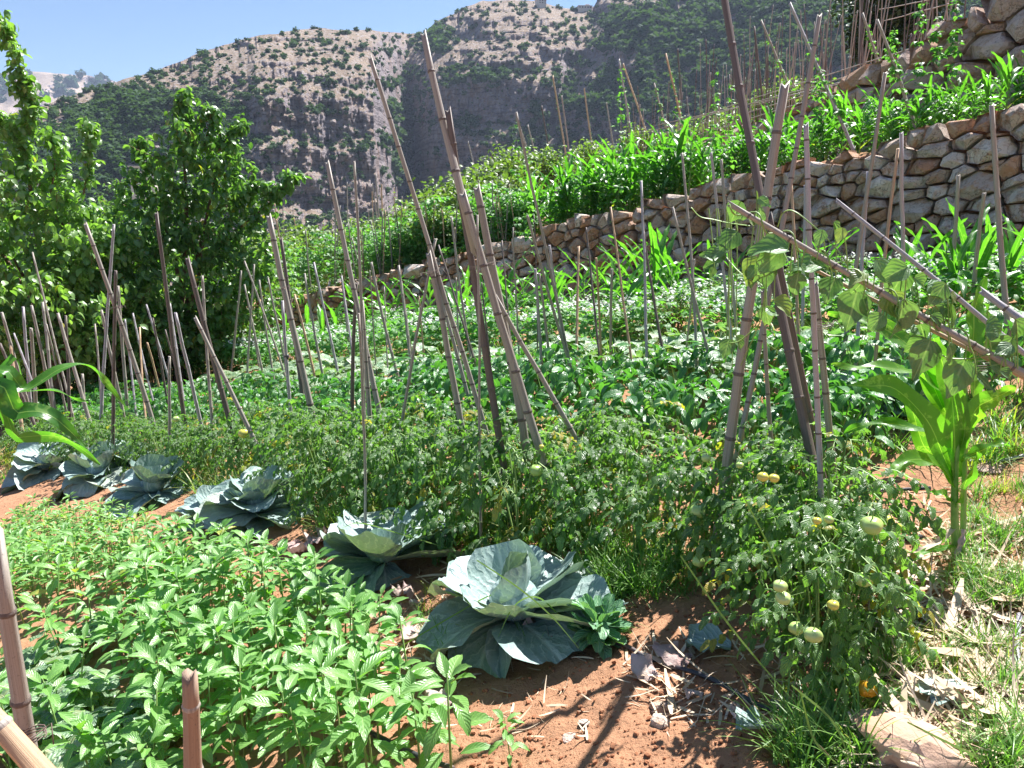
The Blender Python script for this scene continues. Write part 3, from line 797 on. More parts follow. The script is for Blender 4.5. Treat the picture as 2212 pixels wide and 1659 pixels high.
# ------------------------------------------------------------------ small buildings
def boxT(c, s):
    c = np.array(c, float); s = np.array(s, float) / 2
    V = np.array([[x, y, z] for z in (-1, 1) for y in (-1, 1) for x in (-1, 1)]) * s + c
    Q = np.array([[0, 2, 3, 1], [4, 5, 7, 6], [0, 1, 5, 4], [1, 3, 7, 5], [3, 2, 6, 7], [2, 0, 4, 6]])
    return V, Q, None, V[:, :2]
def house(sx, sy, r, w, h, nwin, label, rot=0.3, floors=2):
    p = P(sx, sy, r)
    root = bpy.data.objects.new('hillside_house', None); COL.objects.link(root)
    root.location = p; root.rotation_euler = (0, 0, rot)
    tag(root, label, 'house')
    g = Geo(); g.add(boxT((0, 0, h / 2 - 3), (w, w * 0.8, h + 6))); link('wall', g.mesh('house_wall', M['plaster'], False), root)
    g = Geo(); g.add(boxT((0, 0, h + 0.15), (w + 0.8, w * 0.8 + 0.8, 0.3)))
    g.add(boxT((w * 0.22, 0, h + 1.1), (w * 0.3, w * 0.3, 1.6)))
    link('roof', g.mesh('house_roof', M['plaster'], False), root)
    g = Geo(); g.add(boxT((0, 0, 0), (w / nwin * 0.4, 0.3, h / floors * 0.42))); wm = g.mesh('house_window', M['window'], False)
    for f in range(floors):
        for k in range(nwin):
            o = link('window', wm, root); o.location = (w * ((k + 0.5) / nwin - 0.5), -w * 0.4 - 0.1, h / floors * (f + 0.55))
house(311, 392, 262, 7.5, 4.6, 3, 'small pale flat-roofed house half hidden behind the fruit trees')
house(1168, 10, 640, 7, 3, 3, 'pale building on the mountain crest above the middle shoulder', 0.5)
house(1262, 22, 660, 11, 2.2, 5, 'long low white building on the skyline by the wooded slope', 0.1, 1)

# ------------------------------------------------------------------ dry stone walls: every stone fits its neighbours
def clip_poly(poly, mx, my, nx_, ny_):
    out = []
    for i in range(len(poly)):
        a, b = poly[i], poly[(i + 1) % len(poly)]
        da = (a[0] - mx) * nx_ + (a[1] - my) * ny_; db = (b[0] - mx) * nx_ + (b[1] - my) * ny_
        if da <= 0: out.append(a)
        if (da < 0 < db) or (db < 0 < da):
            t = da / (da - db); out.append((a[0] + (b[0] - a[0]) * t, a[1] + (b[1] - a[1]) * t))
    return out
def wall_cells(length, hfun, step, rowh, seed, vs_=1.55):
    r = random.Random(seed); pts = []; row = 0; v = 0.02
    hmax = max(hfun(length * k / 40) for k in range(41))
    while v < hmax + rowh:
        u = -0.2 + (row % 2) * 0.2
        while u < length + 0.3:
            s = r.choice([0.4, 0.55, 0.8, 1.0, 1.0, 1.4, 2.1])
            u += step * s * 0.5
            pts.append((u, v + r.uniform(-0.32, 0.32) * rowh, s)); u += step * s * 0.5
        v += rowh * r.uniform(0.85, 1.15); row += 1
    pts = [p for p in pts if p[1] <= hfun(min(max(p[0], 0), length)) + 0.02]
    P_ = np.array([(a, b * vs_) for a, b, _ in pts]); W_ = np.array([(p[2] * 0.36 * step) ** 2 for p in pts])
    cells = []
    for i, (u, v, s) in enumerate(pts):
        ht = hfun(min(max(u, 0), length))
        if v > ht or u < -0.1 or u > length + 0.1: continue
        R0 = step * 1.05
        poly = [(P_[i, 0] - R0, P_[i, 1] - R0), (P_[i, 0] + R0, P_[i, 1] - R0), (P_[i, 0] + R0, P_[i, 1] + R0), (P_[i, 0] - R0, P_[i, 1] + R0)]
        D = P_ - P_[i]; dist = np.hypot(D[:, 0], D[:, 1]); near_ = np.argsort(dist)[1:22]
        for j in near_:
            d = dist[j]; nx_, ny_ = D[j] / d
            off = (d * d + W_[i] - W_[j]) / (2 * d)
            poly = clip_poly(poly, P_[i, 0] + nx_ * off, P_[i, 1] + ny_ * off, nx_, ny_)
            if len(poly) < 3: break
        if len(poly) < 3: continue
        poly = [(a, b / vs_) for a, b in poly]
        top_ = ht + r.uniform(0.02, 0.12)
        poly = clip_poly(poly, u, top_, r.uniform(-0.25, 0.25), 1.0)
        if len(poly) < 3: continue
        cells.append(np.array(poly))
    return cells
def stone_T(poly, r, bulge, depth, place):
    c = poly.mean(0)
    va = np.arctan2(poly[:, 1] - c[1], poly[:, 0] - c[0])
    th = np.sort(np.concatenate([va, va + 0.001 + r.uniform(.15, .35, len(va)), r.uniform(-3.1, 3.1, max(2, 12 - 2 * len(va)))]))
    n = len(th)
    dirs = np.stack([np.cos(th), np.sin(th)], 1)
    rad = np.full(n, 9.0)
    k = len(poly)
    for i in range(k):
        a = poly[i] - c; b = poly[(i + 1) % k] - c; e = b - a; nn = np.array([e[1], -e[0]]); L = np.linalg.norm(nn)
        if L < 1e-6: continue
        nn /= L; h = a @ nn
        if h < 0: nn, h = -nn, -h
        dn = dirs @ nn
        rad = np.where(dn > 1e-3, np.minimum(rad, h / np.maximum(dn, 1e-3)), rad)
    rr = rad.copy()
    rad = rad * r.uniform(0.92, 0.99) - 0.005
    rad = np.minimum(rad, np.median(rad) * 1.55)
    rad = rad * (1 + r.uniform(-0.13, 0.03, n))
    rad = np.maximum(rad, 0.02)
    size_ = math.sqrt(np.mean(rad ** 2))
    pl = [(r.uniform(-1.0, 1.0, 2), r.uniform(0.5, 0.95)) for _ in range(5)]
    rings = [(0.95, -depth), (1.02, -0.2 * size_), (0.98, 0.12 * size_), (0.84, 0.34 * size_), (0.45, 0.44 * size_)]
    V = []
    jit = r.uniform(0, bulge)
    for f, h in rings:
        p = c + dirs * (rad * f)[:, None]
        hh = np.full(n, h)
        if f < 0.99 and h > -0.1:
            q_ = dirs * (rad * f)[:, None]
            cap_ = np.min([a[1] * size_ * 0.62 + q_ @ a[0] for a in pl], axis=0)
            hh = np.minimum(h + r.uniform(-0.05, 0.05, n) * size_, cap_)
        V.append(np.concatenate([p, (hh + jit)[:, None]], 1))
    cen = np.array([[c[0], c[1], min(a[1] for a in pl) * size_ * 0.62 + jit]])
    V = np.concatenate(V + [cen])
    F = []
    for a in range(len(rings) - 1):
        for i in range(n): F.append([a * n + i, a * n + (i + 1) % n, (a + 1) * n + (i + 1) % n, (a + 1) * n + i])
    Tn = [[(len(rings) - 1) * n + i, (len(rings) - 1) * n + (i + 1) % n, len(V) - 1] for i in range(n)]
    return place(V), np.array(F), np.array(Tn), V[:, :2]
def build_wall(name, label, W, WH, us, ue, step, rowh, seed, mat, batter=0.10, bulge=0.05, off=0.10, low=0.25, depth=0.22, cap=300, hscale=1.0, core=True, face=1):
    seg = np.diff(W, axis=0); L = np.concatenate([[0], np.cumsum(np.hypot(seg[:, 0], seg[:, 1]))])
    def at(u):
        x = np.interp(u, L, W[:, 0]); y = np.interp(u, L, W[:, 1]); return x, y
    nrm = np.array([(-s[1], s[0]) / np.hypot(*s) for s in seg])      # points to the near side after sign fix
    nrm = -np.array([n if (n @ np.array([0.6, 0.8])) > 0 else -n for n in nrm])
    mid = (L[1:] + L[:-1]) / 2
    def nat(u):
        nx_ = np.interp(u, mid, nrm[:, 0]); ny_ = np.interp(u, mid, nrm[:, 1]); l = np.hypot(nx_, ny_); return nx_ / l, ny_ / l
    def zlow(u):
        x, y = at(u); a, b = nat(u); return H(x + a * 0.35, y + b * 0.35)
    def hf(u): return float(np.interp(u + us, L, WH)) * hscale + low + 0.10
    cells = wall_cells(ue - us, hf, step, rowh, seed)
    r = np.random.default_rng(seed)
    def place(V):
        u = V[:, 0] + us; x, y = at(u); a, b = nat(u); z = zlow(u)
        hgt = V[:, 1] - low
        o = off + V[:, 2] - batter * hgt
        return np.stack([x + a * o, y + b * o, z + hgt], 1)
    root = bpy.data.objects.new(name, None); COL.objects.link(root)
    x, y = at((us + ue) / 2); root.location = (0, 0, 0)
    tag(root, label, 'stone wall')
    if core:
        g = Geo(); uu = np.linspace(us, ue, 40)
        cx, cy = at(uu); a, b = nat(uu); zl = zlow(uu); hh = np.array([hf(u - us) for u in uu]) - low
        lo = np.stack([cx + a * (off - 0.20), cy + b * (off - 0.20), zl - 0.3], 1)
        hi = np.stack([cx + a * (off - 0.22) - a * batter * hh, cy + b * (off - 0.22) - b * batter * hh, zl + hh - 0.05], 1)
        bk_ = hi - np.stack([a, b, b * 0], 1) * 1.5
        g.add((np.concatenate([lo, hi, bk_]), grid_faces(39, 2), None, np.concatenate([lo, hi, bk_])[:, :2]))
        link('packed_earth', g.mesh('packed_earth', M['soil']), root)
    items = []
    for c in cells:
        T = stone_T(c, r, bulge, depth, place)
        ctr = T[0].mean(0)
        s_ = project(*ctr); vis = -60 < s_[0] < 2270 and -60 < s_[1] < 1700
        ap = (np.ptp(c[:, 0]) + np.ptp(c[:, 1])) / ctr[1] if ctr[1] > 1 else 0
        items.append((ap if vis else 0, T, r.uniform(), r.uniform() ** 1.3))
    items.sort(key=lambda t: -t[0])
    rest = Geo()
    for i, (ap, T, t1, t2) in enumerate(items):
        if i < cap and ap > 0:
            c0 = T[0].mean(0)
            g = Geo(); g.add((T[0] - c0, T[1], T[2], T[3]), tint=t1, age=t2)
            o = link('stone', g.mesh('stone', mat, False), root); o.location = c0
        else: rest.add(T, tint=t1, age=t2)
    if rest.n:
        o = link('small_stones', rest.mesh('small_stones', mat, False), root); o['kind'] = 'stuff'
    return root
Lw = np.concatenate([[0], np.cumsum(np.hypot(*np.diff(W1, axis=0).T))])
build_wall('terrace_wall', 'long dry stone terrace wall climbing to the right behind the bean canes', W1, W1H, Lw[1] - 1.0, Lw[5] + 1.2, 0.27, 0.155, 3, M['stone'])
build_wall('terrace_end_wall', 'low pinkish rubble end of the terrace wall under the fruit tree', W1, W1H, Lw[5] + 1.3, Lw[6], 0.26, 0.17, 8, M['stone'], cap=60)
Lv = np.concatenate([[0], np.cumsum(np.hypot(*np.diff(W2, axis=0).T))])
build_wall('upper_terrace_wall', 'broken reddish stone wall of the upper terrace seen through the cane poles', W2, W2H, Lv[2] + 0.75, Lv[6], 0.40, 0.26, 11, M['block'], cap=140, hscale=0.9)
build_wall('block_wall', 'wall of huge squared pinkish stone blocks at the upper right corner', W2, W2H, Lv[1], Lv[2] + 0.7, 1.1, 0.7, 14, M['block'], cap=60, bulge=0.04, depth=0.4, hscale=1.45)
# ------------------------------------------------------------------ plant prototypes: lists of (part name, mesh, local matrix, kind)
OUT_OV = [0.12, 0.62, 0.95, 1.0, 0.86, 0.58, 0.03]
OUT_LAN = [0.10, 0.55, 0.90, 1.0, 0.92, 0.72, 0.42, 0.03]
OUT_HEART = [0.35, 0.98, 1.0, 0.84, 0.60, 0.30, 0.03]
OUT_TOM = [0.10, 0.75, 1.0, 0.68, 0.80, 0.42, 0.03]
OUT_CORN = [0.62, 0.82, 0.95, 1.0, 1.0, 0.96, 0.90, 0.82, 0.70, 0.55, 0.34, 0.03]
OUT_CAB = [0.16, 0.42, 0.72, 0.93, 1.0, 0.98, 0.86, 0.60]
def U(a, b): return random.uniform(a, b)
def thing(name, loc, rz=0.0, s=1.0, parts=None, tilt=(0, 0)):
    o = bpy.data.objects.new(name, None); COL.objects.link(o)
    o.location = loc; o.rotation_euler = (tilt[0], tilt[1], rz); o.scale = (s, s, s)
    o.empty_display_size = 0.05
    for p in parts or []:
        c = link(p[0], p[1], o, p[2] if len(p) > 2 and p[2] is not None else None)
        if p[0] in ('foliage', 'flowers', 'blades', 'branches', 'stems', 'petioles'): c['kind'] = 'stuff'
    return o

# the leafy crop with whorled, veined leaves (foreground bed)
JL = []
for i in range(5):
    T = leafT(0.100 * U(0.85, 1.2), 0.043 * U(0.9, 1.15), OUT_LAN, ny=8, nx=4, fold=U(0.15, 0.4), curl=U(-0.9, -0.3), phi=0.1, wave=0.0022, wf=4, ph=i)
    g = Geo(); g.add(T, None, tint=U(0.2, 0.9)); JL.append((g.mesh('crop_leaf', M['jute']), T))
def jute_plan(seed):
    r = random.Random(seed); h = r.uniform(0.24, 0.42); L = []
    lean = (r.uniform(-0.05, 0.05), r.uniform(-0.05, 0.05))
    a = r.uniform(0, 6.28)
    for k in range(7):
        a += 2.1 + r.uniform(-0.35, 0.35); z = h - 0.014 * (7 - k) * 0.5
        L.append((a, z, r.uniform(0.05, 0.55) + k * 0.09, r.uniform(0.72, 1.15) * (1 - k * 0.05), r.randrange(5)))
    for k in range(9):
        a += 2.4 + r.uniform(-0.4, 0.4); z = h * (0.92 - k * 0.085)
        L.append((a, z, r.uniform(-0.45, 0.30), r.uniform(0.7, 1.05), r.randrange(5)))
    return h, lean, L
def jute_stem(h, lean):
    g = Geo(); g.add(tubeT([(0, 0, -0.03), (lean[0] * .5, lean[1] * .5, h * .5), (lean[0], lean[1], h)], [0.0042, 0.0035, 0.002], 5)); return g
JUTE = []
for sd in range(8):
    h, lean, L = jute_plan(sd)
    st = jute_stem(h, lean).mesh('stem', M['stem'])
    leaves = []; gf = Geo()
    for (a, z, ti, s, k) in L:
        off = 0.012 if z > h * 0.9 else 0.028
        loc = (lean[0] * z / h - math.sin(a) * off, lean[1] * z / h + math.cos(a) * off, z)
        m = mat1(loc, a, ti, U(-0.25, 0.25), s)
        leaves.append(('leaf', JL[k][0], m))
        gf.add(JL[k][1], m, tint=U(0, 1), age=0.0 if U(0, 1) < 0.94 else U(0.3, 0.8))
    JUTE.append(([('stem', st)] + leaves, [('stem', st), ('foliage', gf.mesh('foliage', M['jute']))]))

def bush_proto(leafTs, n, rx, h, mat, seed, stems=4, lowest=0.1, droop=(-0.5, 0.4), sc=(0.7, 1.2), compound=None, age=0.0, flower=0, gname='foliage', stemrad=0.005, topbias=0.6):
    r = np.random.default_rng(seed); random.seed(seed)
    g = Geo(); gs = Geo(); gf = Geo()
    tips = []
    for k in range(stems):
        a = k * 6.28 / stems + r.uniform(-.5, .5); R1 = rx * r.uniform(0.25, 0.75)
        p = [(0, 0, -0.03), (math.cos(a) * R1 * .4, math.sin(a) * R1 * .4, h * .45), (math.cos(a) * R1, math.sin(a) * R1, h * r.uniform(0.75, 0.95))]
        gs.add(tubeT(smooth_path(p, 3), [stemrad * (1 - 0.1 * q) for q in range(7)], 4, cap=False)); tips.append(p[-1])
    for k in range(n):
        t = r.uniform() ** topbias; a = r.uniform(0, 6.28)
        z = h * (lowest + (1 - lowest) * t)
        prof = math.sqrt(max(0.05, 1 - ((z / h - 0.55) / 0.62) ** 2))
        rr = rx * prof * math.sqrt(r.uniform(0.08, 1))
        pos = (math.cos(a) * rr, math.sin(a) * rr, z + r.uniform(-.02, .02))
        az_ = a - math.pi / 2 + r.uniform(-0.9, 0.9)
        ag = r.uniform(0.4, 1) if r.uniform() < age * (1.6 - t * 1.3) else 0
        if compound is None:
            T = leafTs[r.integers(len(leafTs))]
            g.add(T, mat1(pos, az_, r.uniform(*droop), r.uniform(-0.5, 0.5), r.uniform(*sc)), tint=r.uniform(), age=ag)
        else:
            compound(g, gs, pos, az_, r.uniform(*droop), r.uniform(*sc), r, ag)
    if flower:
        for k in range(flower):
            a = r.uniform(0, 6.28); rr = rx * math.sqrt(r.uniform(0, 1)); c = np.array([math.cos(a) * rr, math.sin(a) * rr, h * r.uniform(0.8, 1.12)])
            for q_ in range(7):
                gf.add(PETAL, mat1(c + r.normal(size=3) * 0.014, r.uniform(0, 6.28), r.uniform(-.8, .8), r.uniform(-.8, .8), r.uniform(0.7, 1.3)))
    parts = [('stems', gs.mesh('stems', M['stem'])), (gname, g.mesh(gname, mat))]
    if flower: parts.append(('flowers', gf.mesh('flowers', M['petal'])))
    return parts
PETAL = leafT(0.026, 0.022, [0.3, 1, 0.7], nx=2, fold=0.2)
PEPL = [leafT(0.105, 0.05, OUT_OV, ny=6, nx=2, fold=0.22, curl=c, wave=0.002, ph=c * 9) for c in (-0.9, -1.4, -0.5, -1.1)]
PEPPER = [bush_proto(PEPL, 92, 0.24, 0.50, M['pepper'], 40 + i, stems=5, lowest=0.22, droop=(-0.75, 0.25), sc=(0.65, 1.2), stemrad=0.006) for i in range(5)]
BNL = [leafT(0.078, 0.062, OUT_HEART, ny=6, nx=2, fold=0.18, curl=c, wave=0.002, ph=c * 9) for c in (-0.7, -0.2, -1.1)]
def trifol(g, gs, pos, az_, ti, s, r, ag):
    for da in (-1.15, 0, 1.15):
        g.add(BNL[r.integers(3)], mat1(np.array(pos) + np.array([-math.sin(az_ + da), math.cos(az_ + da), 0]) * (0.022 if da else 0.035) * s, az_ + da, ti + r.uniform(-.25, .25), r.uniform(-.4, .4), s * r.uniform(.85, 1.1)), tint=r.uniform(), age=ag)
BEAN = [bush_proto(None, 52, 0.26, 0.46, M['bean'], 60 + i, lowest=0.12, droop=(-0.6, 0.35), sc=(0.75, 1.15), compound=trifol, flower=12 if i < 3 else 0) for i in range(5)]
BEANTALL = [bush_proto(None, 110, 0.30, 1.05, M['bean'], 80 + i, lowest=0.04, droop=(-0.7, 0.35), sc=(0.8, 1.3), compound=trifol, topbias=0.9, age=0.02) for i in range(3)]
TML = [leafT(0.062, 0.036, OUT_TOM, ny=6, nx=2, fold=0.3, curl=c, wave=0.003, wf=3, ph=c * 9) for c in (-0.8, -1.5, -0.3)]
def tomleaf(g, gs, pos, az_, ti, s, r, ag):
    d = np.array([-math.sin(az_), math.cos(az_), 0]); L = 0.17 * s
    ti2 = ti - 0.5
    axis_ = lambda t: np.array(pos) + d * L * t * math.cos(ti2 * t) + np.array([0, 0, L * t * (ti + (ti2 - ti) * t) * 0.8])
    gs.add(tubeT([axis_(0), axis_(.5), axis_(1)], 0.0016, 3, cap=False))
    g.add(TML[r.integers(3)], mat1(axis_(1), az_, ti2 - .2, r.uniform(-.4, .4), s * 1.25), tint=r.uniform(), age=ag)
    for t in (0.35, 0.62, 0.88):
        for sd_ in (-1, 1):
            g.add(TML[r.integers(3)], mat1(axis_(t), az_ - sd_ * r.uniform(1.0, 1.4), ti2 * t + r.uniform(-.5, .1), r.uniform(-.5, .5), s * r.uniform(.65, 1.05)), tint=r.uniform(), age=ag)
TOMATO = [bush_proto(None, 58, 0.24, 0.62, M['tomato'], 120 + i, stems=5, lowest=0.08, droop=(-0.5, 0.45), sc=(0.6, 1.0), compound=tomleaf, age=0.035 + 0.03 * (i % 3), topbias=0.75, stemrad=0.006) for i in range(6)]
def squashT(seed, n=22):
    r = np.random.default_rng(seed)
    th = np.linspace(0, 2 * math.pi, n + 1)
    lob = 1 + 0.13 * np.cos(5 * th) + 0.05 * np.cos(10 * th + 1) + 0.035 * np.where(np.arange(n + 1) % 2 == 0, 1, -1)
    base_notch = np.exp(-((np.abs((th + math.pi) % (2 * math.pi) - math.pi)) / 0.38) ** 2)
    lob = lob * (1 - 0.55 * base_notch); lob[-1] = lob[0]
    V = [[0, 0.36, 0]]; U_ = [[0.5, 0.5]]; 
    c1, c2 = r.uniform(0, 6.28, 2)
    for f in (0.38, 0.72, 1.0):
        for k in range(n + 1):
            x = -math.sin(th[k]) * lob[k] * f * 0.5; y = 0.36 - math.cos(th[k]) * lob[k] * f * 0.5
            z = 0.10 * f * f * math.cos(5 * th[k] + c1) * 0.5 + 0.05 * f - 0.14 * max(0, f - 0.6) + 0.05 * f * math.sin(3 * th[k] + c2)
            V.append([x, y, z]); U_.append([x * 0.95 + 0.5, (y - 0.36) * 0.95 + 0.5])
    V = np.array(V); U_ = np.array(U_)
    T = np.array([[0, 1 + k, 2 + k] for k in range(n)])
    Q = np.array([[1 + a * (n + 1) + k, 1 + (a + 1) * (n + 1) + k, 1 + (a + 1) * (n + 1) + k + 1, 1 + a * (n + 1) + k + 1] for a in range(2) for k in range(n)])
    return V, Q, T, U_
SQT = [squashT(i) for i in range(4)]
SQM = []
for T in SQT:
    g = Geo(); g.add(T, None, tint=U(.2, .8), age=U(0, .5)); SQM.append(g.mesh('large_leaf', M['squash']))
def squash_parts(seed, n=11, rx=0.36, h=0.26, sz=0.20):
    r = np.random.default_rng(seed); gs = Geo(); parts = []
    for k in range(n):
        a = r.uniform(0, 6.28); rr = rx * math.sqrt(r.uniform(0.02, 1)); z = h * r.uniform(0.5, 1.05)
        b = np.array([math.cos(a) * rr * .5, math.sin(a) * rr * .5, 0.0]); t = np.array([math.cos(a) * rr, math.sin(a) * rr, z])
        gs.add(tubeT(smooth_path([b, (b + t) / 2 + [0, 0, .04], t], 2), 0.0045, 5, cap=False))
        s = sz * r.uniform(0.75, 1.3); az_ = a - math.pi / 2 + r.uniform(-.8, .8)
        parts.append(('large_leaf', SQM[r.integers(4)], mat1(t, az_, r.uniform(-0.55, 0.25), r.uniform(-.35, .35), s)))
    return [('petioles', gs.mesh('petioles', M['stem']))] + parts
SQUASH = [squash_parts(200 + i) for i in range(4)]

# maize
CBT = []
for i in range(7):
    CBT.append(leafT(0.62, 0.070 * U(0.85, 1.15), OUT_CORN, ny=14, nx=4, fold=U(0.25, 0.5), curl=[-1.3, -1.9, -0.8, -1.6, -0.5, -2.3, -1.0][i], phi=1.25, wave=0.010, wf=U(2.5, 4), ph=i * 1.3, twist=U(-0.5, 0.5)))
CBM = []
for T in CBT:
    g = Geo(); g.add(T, None, tint=U(.1, .9)); CBM.append(g.mesh('blade', M['corn']))
def corn_parts(seed, h=0.55, n=10, joined=False, spread=1.0):
    r = np.random.default_rng(seed); g = Geo(); g.add(tubeT([(0, 0, -.04), (0, 0, h * .5), (r.uniform(-.02, .02), 0, h)], [0.013, 0.011, 0.005], 6))
    st = ('stalk', g.mesh('stalk', M['cornstem'])); parts = [st]; gj = Geo(); a = r.uniform(0, 6.28)
    for k in range(n):
        a += math.pi + r.uniform(-.45, .45); z = h * (0.12 + 0.82 * k / n); s = r.uniform(.75, 1.1) * (0.72 + 0.45 * math.sin(math.pi * (k + 1) / (n + 1)))
        ti = -0.35 + 0.4 * k / n; i = int(r.integers(7)) if k < n - 2 else int([4, 2][k - n + 2])
        m = mat1((0, 0, z), a, ti * spread, r.uniform(-.2, .2), s)
        if joined: gj.add(CBT[i], m, tint=r.uniform(), age=0.5 if k == 0 and r.uniform() < .4 else 0)
        else: parts.append(('blade', CBM[i], m))
    if joined: parts.append(('blades', gj.mesh('blades', M['corn'])))
    return parts
CORN = [corn_parts(300 + i, h=0.62, n=9) for i in range(5)]
CORNUP = [corn_parts(330 + i, h=0.78, n=11, joined=True) for i in range(6)]

KITE = leafT(1.0, 0.62, [0.12, 0.95, 0.9, 0.04], ny=3, nx=2, fold=0.25, curl=-0.7)
def cloud_part(n, ell, leaf, mat, seed, name='foliage', sc=(0.7, 1.3)):
    """leaves filling one or several ellipsoids: ell = [(cx,cy,cz,rx,ry,rz,weight)]"""
    r = np.random.default_rng(seed); g = Geo(); W_ = np.array([e[6] for e in ell], float); W_ /= W_.sum()
    for e, w in zip(ell, W_):
        k = int(n * w); d = r.normal(size=(k, 3)); d /= np.linalg.norm(d, axis=1)[:, None]
        rad = r.uniform(0.12, 1, k) ** 0.42
        lump = 1 + 0.28 * np.sin(d[:, 0] * 5 + seed) * np.sin(d[:, 2] * 6 + 1) + 0.18 * np.sin(d[:, 1] * 9 + d[:, 0] * 7)
        p = d * (rad * lump)[:, None] * np.array(e[3:6]) + np.array(e[:3])
        g.many(KITE, mats(p, r.uniform(0, 6.28, k), r.uniform(-0.9, 0.6, k), r.uniform(-.7, .7, k), leaf * r.uniform(*sc, k)), r.uniform(0, 1, k))
    return (name, g.mesh(name, mat))
def shrub_proto(seed, w=1.0, h=1.0, n=1300, leaf=0.07, mat=None):
    random.seed(seed)
    gs = Geo()
    for k in range(5):
        a = k * 1.3; gs.add(tubeT([(0, 0, -.1), (math.cos(a) * w * .15, math.sin(a) * w * .15, h * .4), (math.cos(a) * w * .35, math.sin(a) * w * .35, h * .8)], [.02, .012, .005], 5, cap=False))
    ell = [(U(-.3, .3) * w, U(-.3, .3) * w, h * U(.35, .65), w * .4, w * .4, h * .38, 1) for _ in range(5)]
    return [('branches', gs.mesh('branches', M['bark'])), cloud_part(n, ell, leaf, mat or M['shrub'], seed)]
SHRUB = [shrub_proto(400 + i) for i in range(4)]

def grass_proto(seed, n=26, L=0.26, w=0.006, spread=0.06):
    r = np.random.default_rng(seed); g = Geo()
    for k in range(n):
        a = r.uniform(0, 6.28); l = L * r.uniform(.4, 1.15)
        T = leafT(l, w * r.uniform(.7, 1.5), [1, .95, .8, .5, .05], ny=5, nx=1, fold=0, curl=r.uniform(-1.9, -0.3), phi=r.uniform(1.0, 1.5))
        g.add(T, mat1((r.uniform(-1, 1) * spread, r.uniform(-1, 1) * spread, -.01), a), tint=r.uniform(), age=0 if r.uniform() < .85 else r.uniform(.3, .9))
    return g
GRASS = [grass_proto(500 + i) for i in range(5)]
GRASST = [geo_as_T(g) for g in GRASS]

# ------------------------------------------------------------------ beds of plants laid out in rows parallel to the terrace wall
def in_frame(x, y, z=0, m=120):
    if y < 0.3: return False
    sx, sy = project(x, y, z); return -m < sx < 2212 + m and sy < 1659 + m * 1.6
def e_of(x, y): return x * RE[0] + y * RE[1]
def n_of(x, y): return x * RN[0] + y * RN[1]
def row(n0, e0, e1, step, jn=0.06, je=0.3):
    e = e0
    while e < e1:
        ee = e + U(-je, je) * step; x, y = row_pt(ee, n0 + U(-jn, jn))
        if in_frame(x, y, Hs(x, y)): yield x, y, Hs(x, y)
        e += step
random.seed(11)
# foreground leafy bed: the patch is bounded by a slanting edge seen in the picture
edge = np.array([(-100, 1062), (60, 1085), (180, 1125), (300, 1160), (430, 1205), (600, 1255), (700, 1320), (790, 1390), (900, 1490), (950, 1590), (1010, 1700), (1030, 1800)])
def front_bed(x, y):
    z = Hs(x, y) + 0.02; sx, sy = project(x, y, z)
    return sx < np.interp(sy, edge[:, 1], edge[:, 0]) - 10 and sy > 1068
cand = []
for i in range(60):
    for j in range(60):
        x = -3.9 + i * 0.112 + U(-.05, .05) + (j % 2) * 0.055; y = 0.95 + j * 0.112 + U(-.05, .05)
        if front_bed(x, y) and in_frame(x, y, Hs(x, y), 60):
            sx, sy = project(x, y, Hs(x, y))
            if sy > 1300 and sx < 300 and U(0, 1) < 0.75: continue     # the squash corner
            cand.append((math.hypot(x, y), x, y))
cand.sort()
g_soil = 'young leafy crop plants in the foreground bed'
for k, (d, x, y) in enumerate(cand[:300]):
    s = U(0.85, 1.12) * (0.85 if d < 1.6 else 1) * np.interp(project(x, y, Hs(x, y))[1], [1070, 1360], [0.42, 1.0])
    v = k % 8
    o = thing('leafy_crop_plant', (x, y, Hs(x, y)), U(0, 6.28), float(s), JUTE[v][0] if k < 125 else JUTE[v][1], (U(-.1, .1), U(-.1, .1)))
    o['category'] = 'crop plant'; o['group'] = g_soil
    o['label'] = 'one of many alike bright green plants with toothed leaves in the foreground bed'
MARKS = [('the split cane stump', G(415, 1640)), ('the pole in the lower left corner', G(70, 1620)), ('the big cabbage with the drooping front leaf', G(960, 1440)), ('the maize blades at the left edge', G(60, 1150)), ('the folded blue cabbage leaf', G(720, 1300))]
for nm_, q_ in MARKS:
    near_ = sorted([o for o in scene.objects if o.name.startswith('leafy_crop_plant') and 'one of many' in o['label']], key=lambda o: math.hypot(o.location.x - q_[0], o.location.y - q_[1]))
    for k, o in enumerate(near_[:8]):
        o['label'] = 'leafy crop plant %s to %s' % ('closest' if k == 0 else ordinal(k + 1) + ' closest', nm_)
for o in scene.objects:
    if o.name.startswith('leafy_crop_plant') and 'one of many' in o['label']:
        sx, sy = project(*o.location)
        z_ = ('at the back of the foreground bed near the far cabbages' if sy < 1200 else ('in the foreground bed left of the front cabbages' if sy < 1420 else
             ('of the near bed edge right of the cane stump' if sx > 430 else 'of the near bed edge left of the cane stump')))
        o['label'] = 'one of many leafy plants ' + z_; o['group'] = 'leafy crop plants ' + z_
JUTE_OBJS = [o for o in scene.objects if o.name.startswith('leafy_crop_plant')]
# singles at the edge of the bed
for (sx, sy, s) in [(1105, 1655, 0.55), (285, 1250, 0.9), (650, 1330, 0.95), (765, 1400, 1.0)]:
    p = G(sx, sy)
    o = thing('leafy_crop_plant', p, U(0, 6), s, JUTE[int(U(0, 8))][0])
    tag(o, {1105: 'low bright green plant standing alone on the bare red soil at the bottom edge', 285: 'leafy plant rising over its neighbours at the far side of the foreground bed',
            650: 'tall leafy plant in front of the left blue-green cabbage leaves', 765: 'tallest leafy plant at the soil edge of the foreground bed'}[sx], 'crop plant', g_soil)

